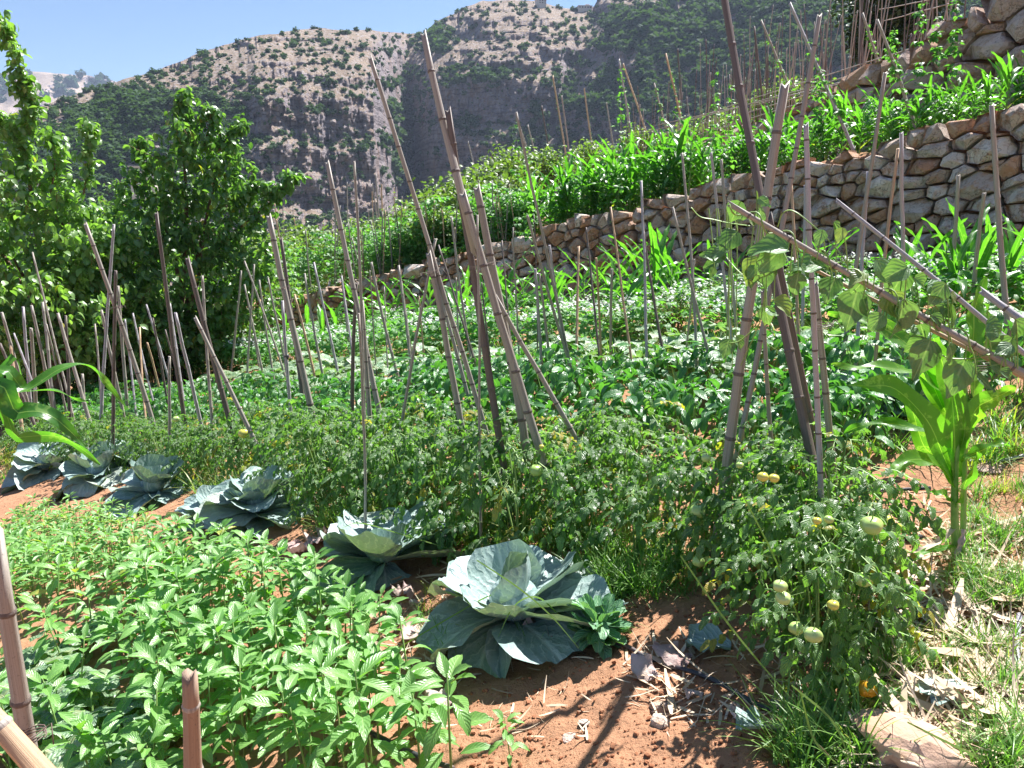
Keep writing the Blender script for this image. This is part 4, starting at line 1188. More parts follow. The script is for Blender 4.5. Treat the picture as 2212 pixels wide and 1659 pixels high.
# squash corner at the lower left
k = 0
for (sx, sy) in [(60, 1500), (140, 1430), (30, 1600), (110, 1570), (200, 1620), (70, 1660), (180, 1690), (300, 1700), (40, 1750), (90, 1470), (20, 1540), (150, 1540), (230, 1560), (60, 1620), (250, 1660)]:
    p = G(sx, sy)
    pr = squash_parts(700 + k, n=9, rx=0.14, h=0.17, sz=0.135)
    o = thing('squash_plant', p, U(0, 6), 1.0, pr)
    tag(o, None, 'squash plant'); later(o, 'pale dusty squash plant', 'squash plants in the lower left corner', 'in the lower left corner'); k += 1

def label_row(o, base, cat, group, where, x, y):
    tag(o, None, cat); sx = project(x, y, Hs(x, y))[0]
    zone = ['at the far left', 'left of centre', 'in the middle', 'right of centre', 'at the far right'][int(np.clip(sx / 442.4, 0, 4))]
    later(o, base, group, zone)

# tomatoes
for n0, e0, e1, st in [(2.62, 0.1, 8.5, 0.27), (2.92, -0.6, 9.8, 0.25), (3.2, 0.2, 10.5, 0.30)]:
    for x, y, z in row(n0, e0, e1, st, 0.07):
        sx = project(x, y, z)[0]
        if sx > 1380 or (n0 < 2.7 and sx < 640): continue
        o = thing('tomato_plant', (x, y, z), U(0, 6.28), U(0.85, 1.05) * (0.92 if n0 > 2.7 else 1) * (0.85 if sx < 500 else 1), TOMATO[int(U(0, 6))])
        label_row(o, 'tomato plant in the tripod row', 'tomato plant', 'tomato plants in the row along the cane tripods', '', x, y)
TOMS = [o for o in scene.objects if o.name.startswith('tomato_plant')]
for (sx, sy, s) in [(1465, 1215, 0.75), (1520, 1235, 0.85), (1575, 1260, 0.9), (1640, 1280, 0.85), (1600, 1180, 0.85), (1680, 1330, 0.85), (1710, 1430, 0.8), (1760, 1500, 0.8), (1800, 1440, 0.8), (1740, 1350, 0.95), (1790, 1360, 0.95), (1710, 1200, 0.9), (1780, 1260, 0.95), (1830, 1290, 0.75)]:
    p = G(sx, sy); o = thing('tomato_plant', p, U(0, 6), s, TOMATO[int(U(0, 6))])
    label_row(o, 'fruiting tomato plant at the front', 'tomato plant', 'tomato plants in the row along the cane tripods', '', p[0], p[1]); TOMS.append(o)
# peppers
for n0, e0, e1, st in [(3.75, -0.9, 13, 0.29), (4.25, -1.5, 14, 0.30), (4.7, -1.9, 15, 0.32)]:
    for x, y, z in row(n0, e0, e1, st, 0.08):
        sx = project(x, y, z)[0]
        if sx > 1950 and n0 < 4.5: continue
        o = thing('pepper_plant', (x, y, z), U(0, 6.28), U(0.8, 1.1) * (0.85 if sx < 900 else 1), PEPPER[int(U(0, 5))])
        label_row(o, 'dark glossy pepper bush', 'pepper plant', 'pepper plants in the middle bed', '', x, y)
# squash bed
for n0, e0, e1, st in [(5.2, -2.5, 14, 0.44), (5.6, -2.7, 14, 0.48), (6.0, -3.1, 14, 0.48)]:
    for x, y, z in row(n0, e0, e1, st, 0.1):
        sx = project(x, y, z)[0]
        if sx < 650 and U(0, 1) < 0.7: continue
        o = thing('squash_plant', (x, y, z), U(0, 6.28), U(0.85, 1.15), SQUASH[int(U(0, 4))])
        label_row(o, 'creeping squash with broad frosted leaves', 'squash plant', 'squash plants in the bed behind the peppers', '', x, y)
# beans with white flowers
for n0, e0, e1, st in [(6.55, -3.8, 16, 0.42), (7.1, -4.3, 16, 0.42), (7.7, -4.8, 16, 0.45), (8.3, -2.6, 15.0, 0.48), (8.9, 7.0, 16, .6)]:
    for x, y, z in row(n0, e0, e1, st, 0.12):
        s1 = poly_side(np.array([x]), np.array([y]), W1, W1H)[0][0]
        if s1 > -0.35: continue
        i = int(U(0, 5))
        o = thing('bean_bush', (x, y, z), U(0, 6.28), U(0.85, 1.2) * (0.75 if n0 > 7.5 else 0.95), BEAN[i])
        label_row(o, 'bean bush dotted with white flowers' if i < 3 else 'green bean bush without flowers', 'bean plant', 'bean bushes in front of the stone wall', '', x, y)
# young maize in front of the wall
for (sx, sy, s) in [(640, 700, .8), (680, 730, .9), (700, 770, .85), (745, 700, .9), (780, 720, 1.0), (820, 690, .95), (860, 720, 1.0), (890, 690, 1.0), (930, 700, 1.0), (965, 725, 1.0), (1010, 700, .95), (1050, 720, 1.0),
                    (1090, 710, 1.0), (1130, 700, .95), (1170, 700, .9), (1215, 690, 1.0), (1260, 690, 1.1), (1290, 670, 1.0), (1330, 680, 1.1), (1375, 690, 1.2), (1410, 700, 1.35), (1430, 670, 1.2), (1460, 680, .9),
                    (1530, 640, .9), (1580, 650, .8), (1730, 640, .9), (1770, 650, .9), (1990, 680, 1.15), (2030, 640, 1.1), (2075, 660, 1.25), (2120, 640, 1.1), (2165, 690, 1.2), (2205, 660, 1.1), (2240, 700, 1.2), (1900, 640, .8),
                    (665, 745, .8), (725, 735, .85), (800, 745, .9), (840, 740, .9), (905, 735, .95), (950, 745, .9), (990, 740, .9), (1030, 745, .95), (1110, 740, .9), (1190, 735, .9), (1235, 720, .95), (1310, 710, 1.0), (1350, 715, 1.0), (1395, 665, 1.1), (1445, 700, 1.1), (1950, 660, 1.1), (2050, 700, 1.15), (2100, 690, 1.1),
                    (60, 870, .8), (120, 850, .8), (150, 880, .7), (240, 860, .7), (330, 830, .8), (90, 900, .6)]:
    p = G(sx, sy)
    if poly_side(p[:1], p[1:2], W1, W1H)[0][0] > -0.3: 
        d_ = RN * 0.7; p[0] -= d_[0]; p[1] -= d_[1]; p[2] = Hs(p[0], p[1])
    o = thing('maize_plant', p, U(0, 6.28), s * (0.72 if sx > 1800 else (0.9 if sx > 1200 else 1.05)), CORN[int(U(0, 5))])
    label_row(o, 'young maize below the stone wall', 'maize plant', 'young maize in front of the stone wall', '', p[0], p[1])

# upper terrace: maize, tall beans, shrubs behind the wall
Lw_ = Lw[-1]
for off_, st in [(1.15, 0.24), (1.6, 0.27), (2.2, 0.34), (2.9, 0.45)]:
    u = 3.0
    while u < Lw[5] + 1.0:
        x = np.interp(u, Lw, W1[:, 0]); y = np.interp(u, Lw, W1[:, 1]); x += RN[0] * (off_ + U(-.12, .12)); y += RN[1] * (off_ + U(-.12, .12)); z = Hs(x, y)
        sx, sy = project(x, y, z)
        if in_frame(x, y, z) and poly_side(np.array([x]), np.array([y]), W2, W2H)[0][0] < -0.2:
            gap = 1690 < sx < 1800 or 1840 < sx < 1880
            if sx > 1120 and not (gap and off_ < 1.5) and U(0, 1) < 0.92:
                o = thing('maize_plant', (x, y, z), U(0, 6.28), U(0.85, 1.2) * (0.62 if sx > 1900 else (0.85 if sx > 1500 else 1.1)), CORNUP[int(U(0, 6))])
                label_row(o, 'dark maize plant above the wall', 'maize plant', 'maize on the terrace above the wall', '', x, y)
            if U(0, 1) < (0.55 if sx > 1120 else 0.95) and not (gap and off_ < 1.5):
                o = thing('terrace_bean_plant', (x + U(-.15, .15), y + U(-.15, .15), Hs(x, y)), U(0, 6.28), U(0.55, 0.9) * (0.5 if sx > 1900 else (0.8 if sx > 1500 else 1)), BEANTALL[int(U(0, 3))])
                label_row(o, 'climbing bean plant above the wall', 'bean plant', 'bean plants on the terrace above the wall', '', x, y)
        u += st
for sx, d in [(-40, 12.5), (30, 13), (90, 12), (150, 13.5), (210, 12), (270, 13), (330, 12.5), (400, 13.5), (460, 13), (-80, 14), (60, 16), (180, 16), (300, 16), (420, 16)]:
    x = (sx - 1106) / FPX * d; o = thing('wild_shrub', (x, d, Hs(x, d)), U(0, 6), U(1.1, 1.7), SHRUB[int(U(0, 4))]); label_row(o, 'shrub in the shade behind the fruit trees', 'shrub', 'shrubs behind the fruit trees', '', x, d)
# bean plots beyond, towards the ravine
n_ = 0
for (a0, a1, b, m_) in [(590, 1120, 13, 17), (600, 1120, 14.8, 17), (640, 1120, 17, 16), (700, 1120, 20, 14), (560, 1050, 24, 13)]:
    for k in range(m_):
        sx = a0 + (a1 - a0) * (k + U(.1, .9)) / m_; y = b * U(.94, 1.06) + 2.2 - (sx - 850) * 0.0025; x = (sx - 1106) / FPX * y
        s1 = poly_side(np.array([x]), np.array([y]), W1, W1H)[0][0]
        if s1 < 0.5: continue
        z = Hs(x, y)
        if U(0, 1) < 0.74:
            o = thing('terrace_bean_plant', (x, y, z), U(0, 6.28), U(0.8, 1.35), BEANTALL[int(U(0, 3))])
            label_row(o, 'tall bean plant beyond the wall', 'bean plant', 'bean plants in the plots beyond the wall', '', x, y)
        else:
            o = thing('wild_shrub', (x, y, z), U(0, 6.28), U(0.8, 1.4), SHRUB[int(U(0, 4))])
            label_row(o, 'shrub among the far bean plots', 'shrub', 'shrubs among the far bean plots', '', x, y)
for (sx, sy, d, s) in [(600, 560, 24, 2.4), (655, 545, 26, 2.6), (700, 560, 28, 2.2), (560, 570, 22, 2.0), (760, 540, 30, 2.2), (810, 545, 30, 2.0), (850, 530, 32, 2.2), (900, 520, 30, 2.4), (960, 500, 27, 2.5), (1010, 500, 25, 2.5), (1060, 490, 24, 2.6), (1090, 480, 22, 1.6),
                       (1100, 455, 30, 2.6), (1160, 440, 32, 2.4), (1230, 420, 32, 2.2), (1300, 400, 30, 2.0), (630, 600, 20, 1.6), (1400, 380, 30, 2.0), (1500, 350, 30, 2.0), (1680, 300, 30, 2.2), (1730, 250, 30, 2.4), (1800, 200, 30, 2.0), (1560, 330, 31, 2.0)]:
    x, y, z0 = P(sx, sy, d); z = Hs(x, y)
    zz = min(z, z0 - 0.2)
    o = thing('wild_shrub', (x, y, z), U(0, 6.28), max(s, (z0 + 0.9 * s * 0.5 - z) / 1.0 if z0 > z else s) if sx < 1120 else s, SHRUB[int(U(0, 4))])
    label_row(o, 'grey-green shrub at the terrace edge', 'shrub', 'wild shrubs at the edge of the terraces', '', x, y)
# ------------------------------------------------------------------ fruit trees at the left
def fruit_tree(base, limbs, ells, shoots, n, leaf, seed, label):
    r = np.random.default_rng(seed); random.seed(seed)
    root = bpy.data.objects.new('fruit_tree', None); COL.objects.link(root); root.location = base
    tag(root, label, 'tree'); B = np.array(base)
    g = Geo(); fork = np.array([0.05, 0, 0.75])
    g.add(tubeT(smooth_path([(0, 0, -0.25), (0.03, 0.02, 0.35), fork], 4), np.linspace(0.13, 0.09, 9), 10))
    link('trunk', g.mesh('trunk', M['bark']), root)
    leaves_p, leaves_d = [], []
    def along(path, k, spread):
        for _ in range(k):
            t = r.uniform(0.15, 1); i = min(int(t * (len(path) - 1)), len(path) - 2); p = path[i] + (path[i + 1] - path[i]) * (t * (len(path) - 1) - i)
            leaves_p.append(p + r.normal(size=3) * spread)
    for q_ in limbs:
        e = np.array(q_) - B; m = fork + (e - fork) * 0.5 + np.array([0, 0, 0.25]) + r.normal(size=3) * 0.1
        g = Geo(); pth = smooth_path([fork - [0, 0, .1], m, e], 5); g.add(tubeT(pth, np.linspace(0.055, 0.014, len(pth)), 7, cap=False)); link('limb', g.mesh('limb', M['bark']), root)
    gb = Geo(); g = Geo(); tw = []
    Wt = np.array([e[3] * e[4] * e[5] for e in ells]) ** 0.8; Wt /= Wt.sum(); ntw = n // 9
    for e, w in zip(ells, Wt):
        c = np.array(e[:3]) - B
        for _ in range(int(ntw * w)):
            d = r.normal(size=3); d /= np.linalg.norm(d); rad = r.uniform(0.15, 1) ** 0.5
            p = c + d * rad * np.array(e[3:6]) * (1 + 0.22 * math.sin(d[0] * 7 + seed) * math.sin(d[2] * 6))
            out = d * 0.7 + np.array([0, 0, 0.65]) + r.normal(size=3) * 0.35; out /= np.linalg.norm(out)
            L = r.uniform(0.18, 0.42); tw.append((p, p + out * L))
    for s_ in shoots:
        pts = [np.array(a) - B for a in s_[:-1]]; pth = smooth_path(pts, 5); gb.add(tubeT(pth, np.linspace(0.016, 0.004, len(pth)), 5, cap=False))
        for t in np.linspace(0.1, 1, s_[-1]):
            i = min(int(t * (len(pth) - 1)), len(pth) - 2); p = pth[i] + (pth[i + 1] - pth[i]) * (t * (len(pth) - 1) - i)
            d = r.normal(size=3); d[2] = abs(d[2]) * 0.6; d /= np.linalg.norm(d); tw.append((p, p + d * r.uniform(0.1, 0.24)))
    for a, b_ in tw:
        if r.uniform() < 0.35: gb.add(tubeT([a, b_], [0.005, 0.002], 3, cap=False))
        k = int(r.integers(6, 12)); t = r.uniform(0, 1, k)
        leaves_p.append(a[None] + (b_ - a)[None] * t[:, None] + r.normal(size=(k, 3)) * 0.03)
    LP = np.concatenate([np.atleast_2d(x) for x in leaves_p]); k = len(LP)
    g.many(TREELEAF, mats(LP, r.uniform(0, 6.28, k), r.uniform(-1.15, 0.25, k), r.uniform(-.7, .7, k), leaf * r.uniform(0.7, 1.25, k)), r.uniform(0, 1, k), np.where(r.uniform(0, 1, k) < 0.012, 0.7, 0.0))
    o = link('crown', g.mesh('crown', M['tree']), root); o['kind'] = 'stuff'
    o = link('twigs', gb.mesh('twigs', M['bark']), root); o['kind'] = 'stuff'
    return root
TREELEAF = leafT(1.0, 0.56, [0.10, 0.85, 1.0, 0.62, 0.04], ny=4, nx=2, fold=0.22, curl=-0.8)
def E(sx, sy, d, rx, rz, ry=None):
    p = P(sx, sy, d); return (p[0], p[1], p[2], px(rx, d), px(ry or rx, d), px(rz, d))
def on(x, y): return (x, y, Hs(x, y))
dA, dB = 11.6, 12.6
bA = P(120, 800, dA); bB = P(385, 800, dB); bC = P(250, 800, 15)
fruit_tree(on(bA[0], dA), [P(60, 380, dA), P(150, 400, dA + .5), P(210, 520, dA + .2), P(-60, 480, dA), P(30, 560, dA - .5)],
           [E(200, 560, dA, 90, 80), E(250, 700, dA, 120, 80), E(50, 430, dA, 90, 75), E(165, 530, dA, 120, 90), E(100, 640, dA, 215, 125), E(-90, 540, dA, 120, 150), E(120, 730, dA, 180, 70), E(20, 340, dA, 45, 45), E(110, 440, dA, 60, 60)],
           [[P(70, 420, dA), P(52, 300, dA), P(62, 220, dA), P(42, 160, dA), 60], [P(62, 230, dA), P(38, 130, dA), P(12, 80, dA), P(2, 40, dA), 34], [P(180, 420, dA), P(195, 330, dA), P(190, 262, dA), 26], [P(110, 420, dA), P(120, 330, dA), P(100, 290, dA), 24], [P(20, 300, dA), P(5, 250, dA), 20]],
           14000, 0.125, 31, 'tall leafy fruit tree at the left edge with a long bare-stemmed top shoot')
fruit_tree(on(bB[0], dB), [P(395, 300, dB), P(470, 360, dB), P(330, 420, dB), P(520, 500, dB), P(440, 520, dB - .5)],
           [E(330, 400, dB, 50, 50), E(520, 430, dB, 50, 60), E(560, 640, dB, 70, 60), E(400, 370, dB, 68, 85), E(345, 490, dB, 95, 85), E(465, 450, dB, 70, 110), E(400, 600, dB, 165, 110), E(525, 570, dB, 70, 80), E(360, 720, dB, 190, 70), E(440, 320, dB, 60, 50), E(500, 330, dB, 28, 40)],
           [[P(395, 330, dB), P(400, 260, dB), P(393, 200, dB), 40], [P(470, 330, dB), P(500, 285, dB), P(530, 270, dB), 24], [P(440, 320, dB), P(455, 250, dB), P(440, 235, dB), 20], [P(520, 490, dB), P(580, 440, dB), P(625, 395, dB), P(632, 380, dB), 40], [P(500, 450, dB), P(560, 400, dB), P(600, 440, dB), 26], [P(330, 380, dB), P(300, 330, dB), P(305, 300, dB), 20]],
           12000, 0.125, 32, 'round leafy fruit tree with upright shoots in front of the pale cliffs')
fruit_tree(on(bC[0], 15.0), [P(240, 500, 15), P(300, 480, 15), P(180, 520, 15)],
           [E(240, 560, 15, 160, 100), E(280, 500, 15, 80, 70), E(150, 620, 15, 150, 100), E(330, 660, 15, 160, 90), E(560, 640, 15.5, 70, 60)],
           [[P(260, 470, 15), P(265, 420, 15), P(262, 395, 15), 22]], 9000, 0.088, 33, 'shaded fruit tree standing behind and between the two nearer fruit trees')
# dark evergreen on the upper terrace
p = P(1935, 15, 26); zb = Hs(p[0], 26.0)
root = thing('evergreen_tree', (p[0], 26, zb)); tag(root, 'dark rounded evergreen tree at the top right above the cane poles', 'tree')
hh = p[2] - zb
g = Geo(); g.add(tubeT([(0, 0, -.3), (0, 0, hh)], [.16, .08], 8)); link('trunk', g.mesh('trunk', M['bark']), root)
c = cloud_part(9500, [(0, 0, hh, 1.6, 1.6, 1.7, 3), (-.6, 0, hh - .9, .8, .8, .8, 1), (.7, 0, hh + .5, 1.0, 1, 1.2, 1.2), (0.3, 0, hh + 1.6, .9, .9, .9, 1)], 0.17, M['evergreen'], 5, 'crown')
link(c[0], c[1], root)['kind'] = 'stuff'

# ------------------------------------------------------------------ cane poles
CANES = []
def node_list(L, sp_, r): 
    out = []; t = r.uniform(0.2, 0.9) * sp_
    while t < L - 0.03: out.append(t); t += sp_ * r.uniform(0.8, 1.2)
    return out
def cane_obj(top, base, rad, mat, seed, near_=False, bend=None, name='cane_pole', taper=0.72, lift=0.25):
    r = random.Random(seed); top = np.array(top); base = np.array(base)
    d = base - top; L = np.linalg.norm(d); un = d / L
    low = base + un * lift
    a, b_ = frame(un); bw = (bend if bend is not None else r.uniform(-0.012, 0.012)) * L; bd = a * math.cos(seed) + b_ * math.sin(seed)
    kinks = [(t, r.uniform(-1, 1), r.uniform(-1, 1)) for t in (0.2, 0.35, 0.5, 0.65, 0.8)]
    def at(s):
        t = s / L
        q_ = top + un * s + bd * bw * 4 * t * (1 - min(t, 1))
        for kt, ka, kb in kinks: q_ = q_ + (a * ka + b_ * kb) * L * 0.0022 * math.exp(-((t - kt) / 0.08) ** 2)
        return q_
    sp_ = max(0.13, min(0.30, rad * 11)) 
    nodes = node_list(L, sp_, r)
    ss = [0.0]; rr = [1.0]
    for n_ in nodes:
        ss += [n_ - rad * 0.9, n_ - rad * 0.3, n_ + rad * 0.25, n_ + rad * 0.9]; rr += [1.0, 1.10, 1.13, 1.0] if not near_ else [1.0, 1.03, 1.03, 1.0]
    ss += [L + lift]; rr += [1.0]
    o_ = np.argsort(ss); ss = np.array(ss)[o_]; rr = np.array(rr)[o_]
    R_ = rad * (taper + (1 - taper) * ss / L) * rr
    pts = np.array([at(s) for s in ss]); c0 = base
    g = Geo(); g.add(tubeT(pts - c0, R_, 10 if near_ else 6, cap=True, jag=0.9 if near_ else 0.5))
    o = link(name, g.mesh(name, M[mat])); o.location = c0
    if near_:
        for n_ in nodes:
            rr_ = rad * (taper + (1 - taper) * n_ / L); q_ = at(n_); t = un
            g = Geo(); g.add(tubeT([q_ - t * rr_ * .42 - c0, q_ - t * rr_ * .12 - c0, q_ + t * rr_ * .1 - c0, q_ + t * rr_ * .38 - c0], [rr_ * 1.02, rr_ * 1.15, rr_ * 1.16, rr_ * 1.03], 10, cap=False))
            link('node_ring', g.mesh('node_ring', M['canedark'] if mat not in ('canetan', 'stump') else M['cane']), o)
    return o
MATL = {'stump': 'brown', 'cane': 'grey', 'canedark': 'dark weathered', 'canetan': 'tan', 'caneblue': 'bleached'}
def cane(tx, ty, bx, by, w=6, mat='cane', d=None, dd=0.0, h=0.3, where=None, label=None, near_=None, bend=None, group='cane poles'):
    if mat == 'cane' and label is None: mat = random.choice(['cane'] * 7 + ['canedark', 'canetan', 'caneblue'])
    q_ = G(bx, by, h) if d is None else P(bx, by, d)
    d0 = q_[1]
    # follow the line down until it meets the ground
    base = None
    for t in np.arange(0.75, 3.0, 0.01):
        sx, sy = tx + (bx - tx) * t, ty + (by - ty) * t
        dp = d0 + dd * (1 - t)
        pt = P(sx, sy, dp)
        if pt[2] < Hs(pt[0], pt[1]): base = pt; break
    if base is None: base = P(bx, by, d0)
    top = P(tx, ty, d0 + dd)
    rad = w / 2 / FPX * d0 * (1.25 if w < 7 else 1.08)
    o = cane_obj(top, base, rad, mat, len(CANES) + 3, near_ if near_ is not None else w >= 9, bend)
    CANES.append((o, top, base, rad))
    lean = tx - bx; thick = 'thick' if rad > 0.0135 else ('thin' if rad < 0.007 else 'slim')
    ln = 'leaning left' if lean < -25 else ('leaning right' if lean > 25 else 'upright')
    tag(o, None, 'cane pole')
    if label: o['label'] = label; o['group'] = group
    else: later(o, '%s %s cane %s' % (thick, MATL[mat].split()[0], ln), group, where or '')
    return o
random.seed(21)
wh = 'before the left fruit trees'
for a in [(4, 675, 55, 850, 7), (0, 742, 42, 838, 6), (22, 743, 37, 850, 6), (50, 663, 66, 865, 7, 'caneblue'), (67, 709, 75, 868, 8), (68, 660, 113, 885, 7), (92, 653, 115, 860, 7),
          (70, 545, 145, 850, 4), (125, 677, 185, 880, 8), (142, 682, 150, 875, 6, 'canedark'), (178, 808, 183, 930, 7), (185, 485, 320, 890, 10), (246, 485, 220, 890, 6, 'caneblue'), (250, 585, 245, 895, 8, 'canedark'),
          (219, 670, 260, 865, 6), (255, 618, 280, 935, 6), (287, 677, 320, 820, 4), (302, 707, 310, 812, 4), (316, 658, 362, 812, 4, 'caneblue'), (318, 740, 337, 815, 4), (330, 687, 350, 815, 4), (357, 712, 383, 815, 3.5),
          (366, 770, 366, 905, 7), (338, 461, 402, 915, 9), (379, 676, 436, 918, 8), (367, 656, 386, 790, 5, 'caneblue'), (30, 720, 60, 800, 4), (100, 700, 130, 830, 4), (270, 690, 285, 820, 4), (205, 700, 215, 860, 4)]:
    cane(*a[:5], mat=a[5] if len(a) > 5 else 'cane', where=wh, dd=random.uniform(-.2, .2), d=random.uniform(7.4, 9.2) if a[4] < 7 or a[2] < 200 else random.uniform(6.0, 6.8))
cane(405, 559, 506, 945, 12, 'canedark', label='thick dark cane with a blackened tip leaning left, crossed by a paler cane')
cane(437, 596, 461, 958, 7, label='slim cane behind the dark blackened-tip cane left of centre', dd=.2)
cane(422, 687, 564, 980, 10, label='pale cane slanting down to the right across the dark blackened-tip cane')
cane(581, 468, 680, 912, 14, label='thick split cane pole leaning left in front of the pink rubble wall end')
cane(607, 516, 656, 878, 9, 'canedark', label='dark cane tied close behind the thick split pole left of centre', dd=.15)
kn = cane(610, 650, 631, 930, 8, 'caneblue', label='bleached upright cane with a black plastic knot tied round it')
wh = 'before the pink rubble wall end'
for a in [(528, 564, 615, 812, 4), (549, 571, 533, 815, 4), (528, 615, 567, 800, 4), (521, 585, 501, 785, 4), (560, 605, 591, 810, 4), (579, 600, 622, 818, 4), (636, 636, 678, 810, 5), (658, 591, 700, 820, 5), (678, 567, 731, 810, 5, 'caneblue'), (738, 598, 754, 748, 4), (545, 690, 560, 790, 3)]:
    cane(*a[:5], mat=a[5] if len(a) > 5 else 'cane', where=wh, h=0.25)
cane(707, 352, 828, 935, 12, label='long pale cane leaning left from the left tripod bundle', dd=.1)
cane(765, 349, 776, 650, 7, h=.6, d=4.2, label='slim upright cane with a dark tip in the left tripod bundle')
cane(770, 612, 765, 925, 9, 'canedark', label='dark brown upright cane in the left tripod bundle', dd=-.1)
cane(782, 653, 804, 965, 11, label='thick short cane in the left tripod bundle')
cane(775, 677, 787, 1100, 6, label='thin long cane reaching down to the foliage below the left tripod bundle', dd=-.1)
cane(941, 516, 861, 988, 8, label='cane leaning right across the second tripod bundle')
cane(800, 126, 926, 540, 11, d=4.0, label='very long cane with a dark tip rising left over the ravine', near_=True, bend=0.012)
cane(926, 548, 996, 928, 15, label='thick lower cane of the second tripod bundle', d=3.95)
cane(941, 598, 1026, 905, 9, label='slim cane right of the thick one in the second tripod bundle')
cane(915, 75, 1000, 430, 17, d=3.45, near_=True, label='tallest thick grey pole leaning left in the middle of the picture', bend=0.01, dd=0.15)
cane(1000, 420, 1215, 1120, 20, d=3.4, near_=True, label='long thick pole running down right to the tomatoes from the central bundle', bend=-0.012)
cane(968, 240, 1100, 1090, 17, 'canedark', d=3.5, near_=True, label='dark brown thick pole in the central bundle')
cane(1030, 407, 1130, 955, 20, d=3.6, near_=True, label='thick blunt-topped grey pole at the right of the central bundle')
cane(1071, 642, 1290, 1030, 12, d=3.55, near_=True, label='slim pole slanting far down to the right from the central bundle')
cane(1031, 465, 1039, 1180, 7, d=3.3, label='thin straight cane running down through the central bundle')
wh = 'by the mid stone wall'
for a in [(738, 596, 765, 790, 4), (799, 584, 813, 796, 3), (802, 567, 861, 815, 6, 'cane'), (861, 574, 888, 796, 6), (867, 608, 891, 780, 4), (975, 468, 1020, 780, 5), (947, 530, 1030, 800, 5), (1115, 243, 1240, 830, 6), (1139, 465, 1243, 830, 6),
          (1153, 465, 1160, 765, 3, 'canedark'), (1156, 581, 1173, 820, 8, 'caneblue'), (1165, 591, 1190, 805, 6), (1187, 530, 1230, 805, 6, 'caneblue'), (1108, 492, 1124, 796, 4), (1084, 520, 1110, 792, 4), (1066, 557, 1112, 770, 5), (1250, 533, 1245, 778, 6), (1266, 492, 1296, 783, 5),
          (1288, 557, 1300, 795, 5, 'canetan'), (1322, 581, 1320, 745, 6), (1319, 448, 1363, 770, 5, 'canetan'), (1385, 391, 1395, 790, 7), (1390, 500, 1437, 775, 6), (1040, 610, 1060, 790, 4), (905, 640, 915, 800, 3), (985, 600, 990, 790, 4), (830, 620, 838, 800, 3)]:
    cane(*a[:5], mat=a[5] if len(a) > 5 else 'cane', where=wh, h=0.25, dd=random.uniform(-.4, .4))
wh = 'by the right stone wall'
for a in [(1453, 448, 1546, 827, 6), (1473, 331, 1504, 820, 6), (1536, 330, 1582, 765, 6, 'caneblue'), (1558, 345, 1592, 715, 6), (1709, 396, 1726, 780, 6, 'canetan'), (1739, 400, 1732, 700, 6, 'caneblue'), (1912, 157, 1815, 810, 9), (1875, 371, 1850, 785, 8, 'caneblue'),
          (1940, 321, 1888, 826, 8, 'canetan'), (1947, 287, 1953, 765, 9, 'caneblue'), (2070, 379, 2050, 640, 9), (2126, 417, 2104, 650, 9), (2142, 227, 2178, 730, 12), (1500, 560, 1480, 760, 4), (1624, 600, 1610, 730, 5), (1690, 560, 1700, 740, 4)]:
    cane(*a[:5], mat=a[5] if len(a) > 5 else 'cane', where=wh, h=0.2, near_=False, dd=random.uniform(-.3, .3))
# the right-hand tripod and the fallen poles
cane(1741, 270, 1784, 1235, 13, 'caneblue', d=2.35, near_=True, label='long bleached bluish pole standing upright in front of the right tripod', bend=0.004)
cane(1555, -60, 1658, 472, 19, 'canedark', d=2.95, near_=True, dd=.35, label='dark charred pole running out of the top of the picture', bend=0.006)
cane(1660, 470, 1775, 1030, 22, 'canedark', d=2.9, near_=True, label='thick dark brown pole below the knot of the right tripod', bend=0.01)
cane(1695, 185, 1540, 1240, 23, 'cane', d=2.75, near_=True, label='thickest pale split pole leaning right in the right tripod', bend=-0.01)
cane(1770, 34, 1595, 930, 12, d=3.0, near_=True, dd=.2, label='dark-tipped pole leaning right at the back of the right tripod', bend=0.008)
cane(1647, 629, 1677, 1085, 10, d=3.0, label='slim short pole standing between the legs of the right tripod')
cane(1760, 612, 1806, 1100, 16, d=2.75, near_=True, label='blunt-topped pole standing behind the long bleached pole')
def pole(p0, p1, w, mat, d0, d1, label, bend=0.0, seed=0, lift=0.0):
    a, b_ = P(*p0, d0), P(*p1, d1)
    o = cane_obj(a, b_, w / 2 / FPX * (d0 + d1) / 2, mat, 900 + seed, True, bend, lift=lift); tag(o, label, 'cane pole', 'cane poles')
    CANES.append((o, a, b_, 0.012)); return o
pole((1576, 441), (2290, 850), 17, 'cane', 2.1, 1.85, 'thick pole wrapped in bean vine slanting down to the right edge', 0.006, 1)
pole((1730, 567), (2290, 856), 11, 'canetan', 2.12, 1.88, 'thinner pole tied under the thick vine-wrapped slanting pole', 0.0, 2)
pole((1808, 434), (2290, 828), 12, 'caneblue', 2.25, 1.95, 'bluish bleached pole slanting down to the right above the vine', 0.004, 3)
pole((2121, 629), (2330, 780), 19, 'caneblue', 2.0, 1.85, 'short thick bleached pole end at the right edge', 0.0, 4)
# three poles right in front of the camera
pole((-10, 1150), (80, 1730), 46, 'cane', 1.18, 1.25, 'thick grey pole standing at the lower left edge', 0.004, 5)
pole((-60, 1500), (190, 1780), 62, 'canetan', 0.95, 0.92, 'pale yellow pole end slanting across the lower left corner', 0.0, 6)
pole((410, 1458), (420, 1760), 49, 'stump', 1.0, 1.05, 'split broken cane stump standing at the bottom edge', 0.0, 7)

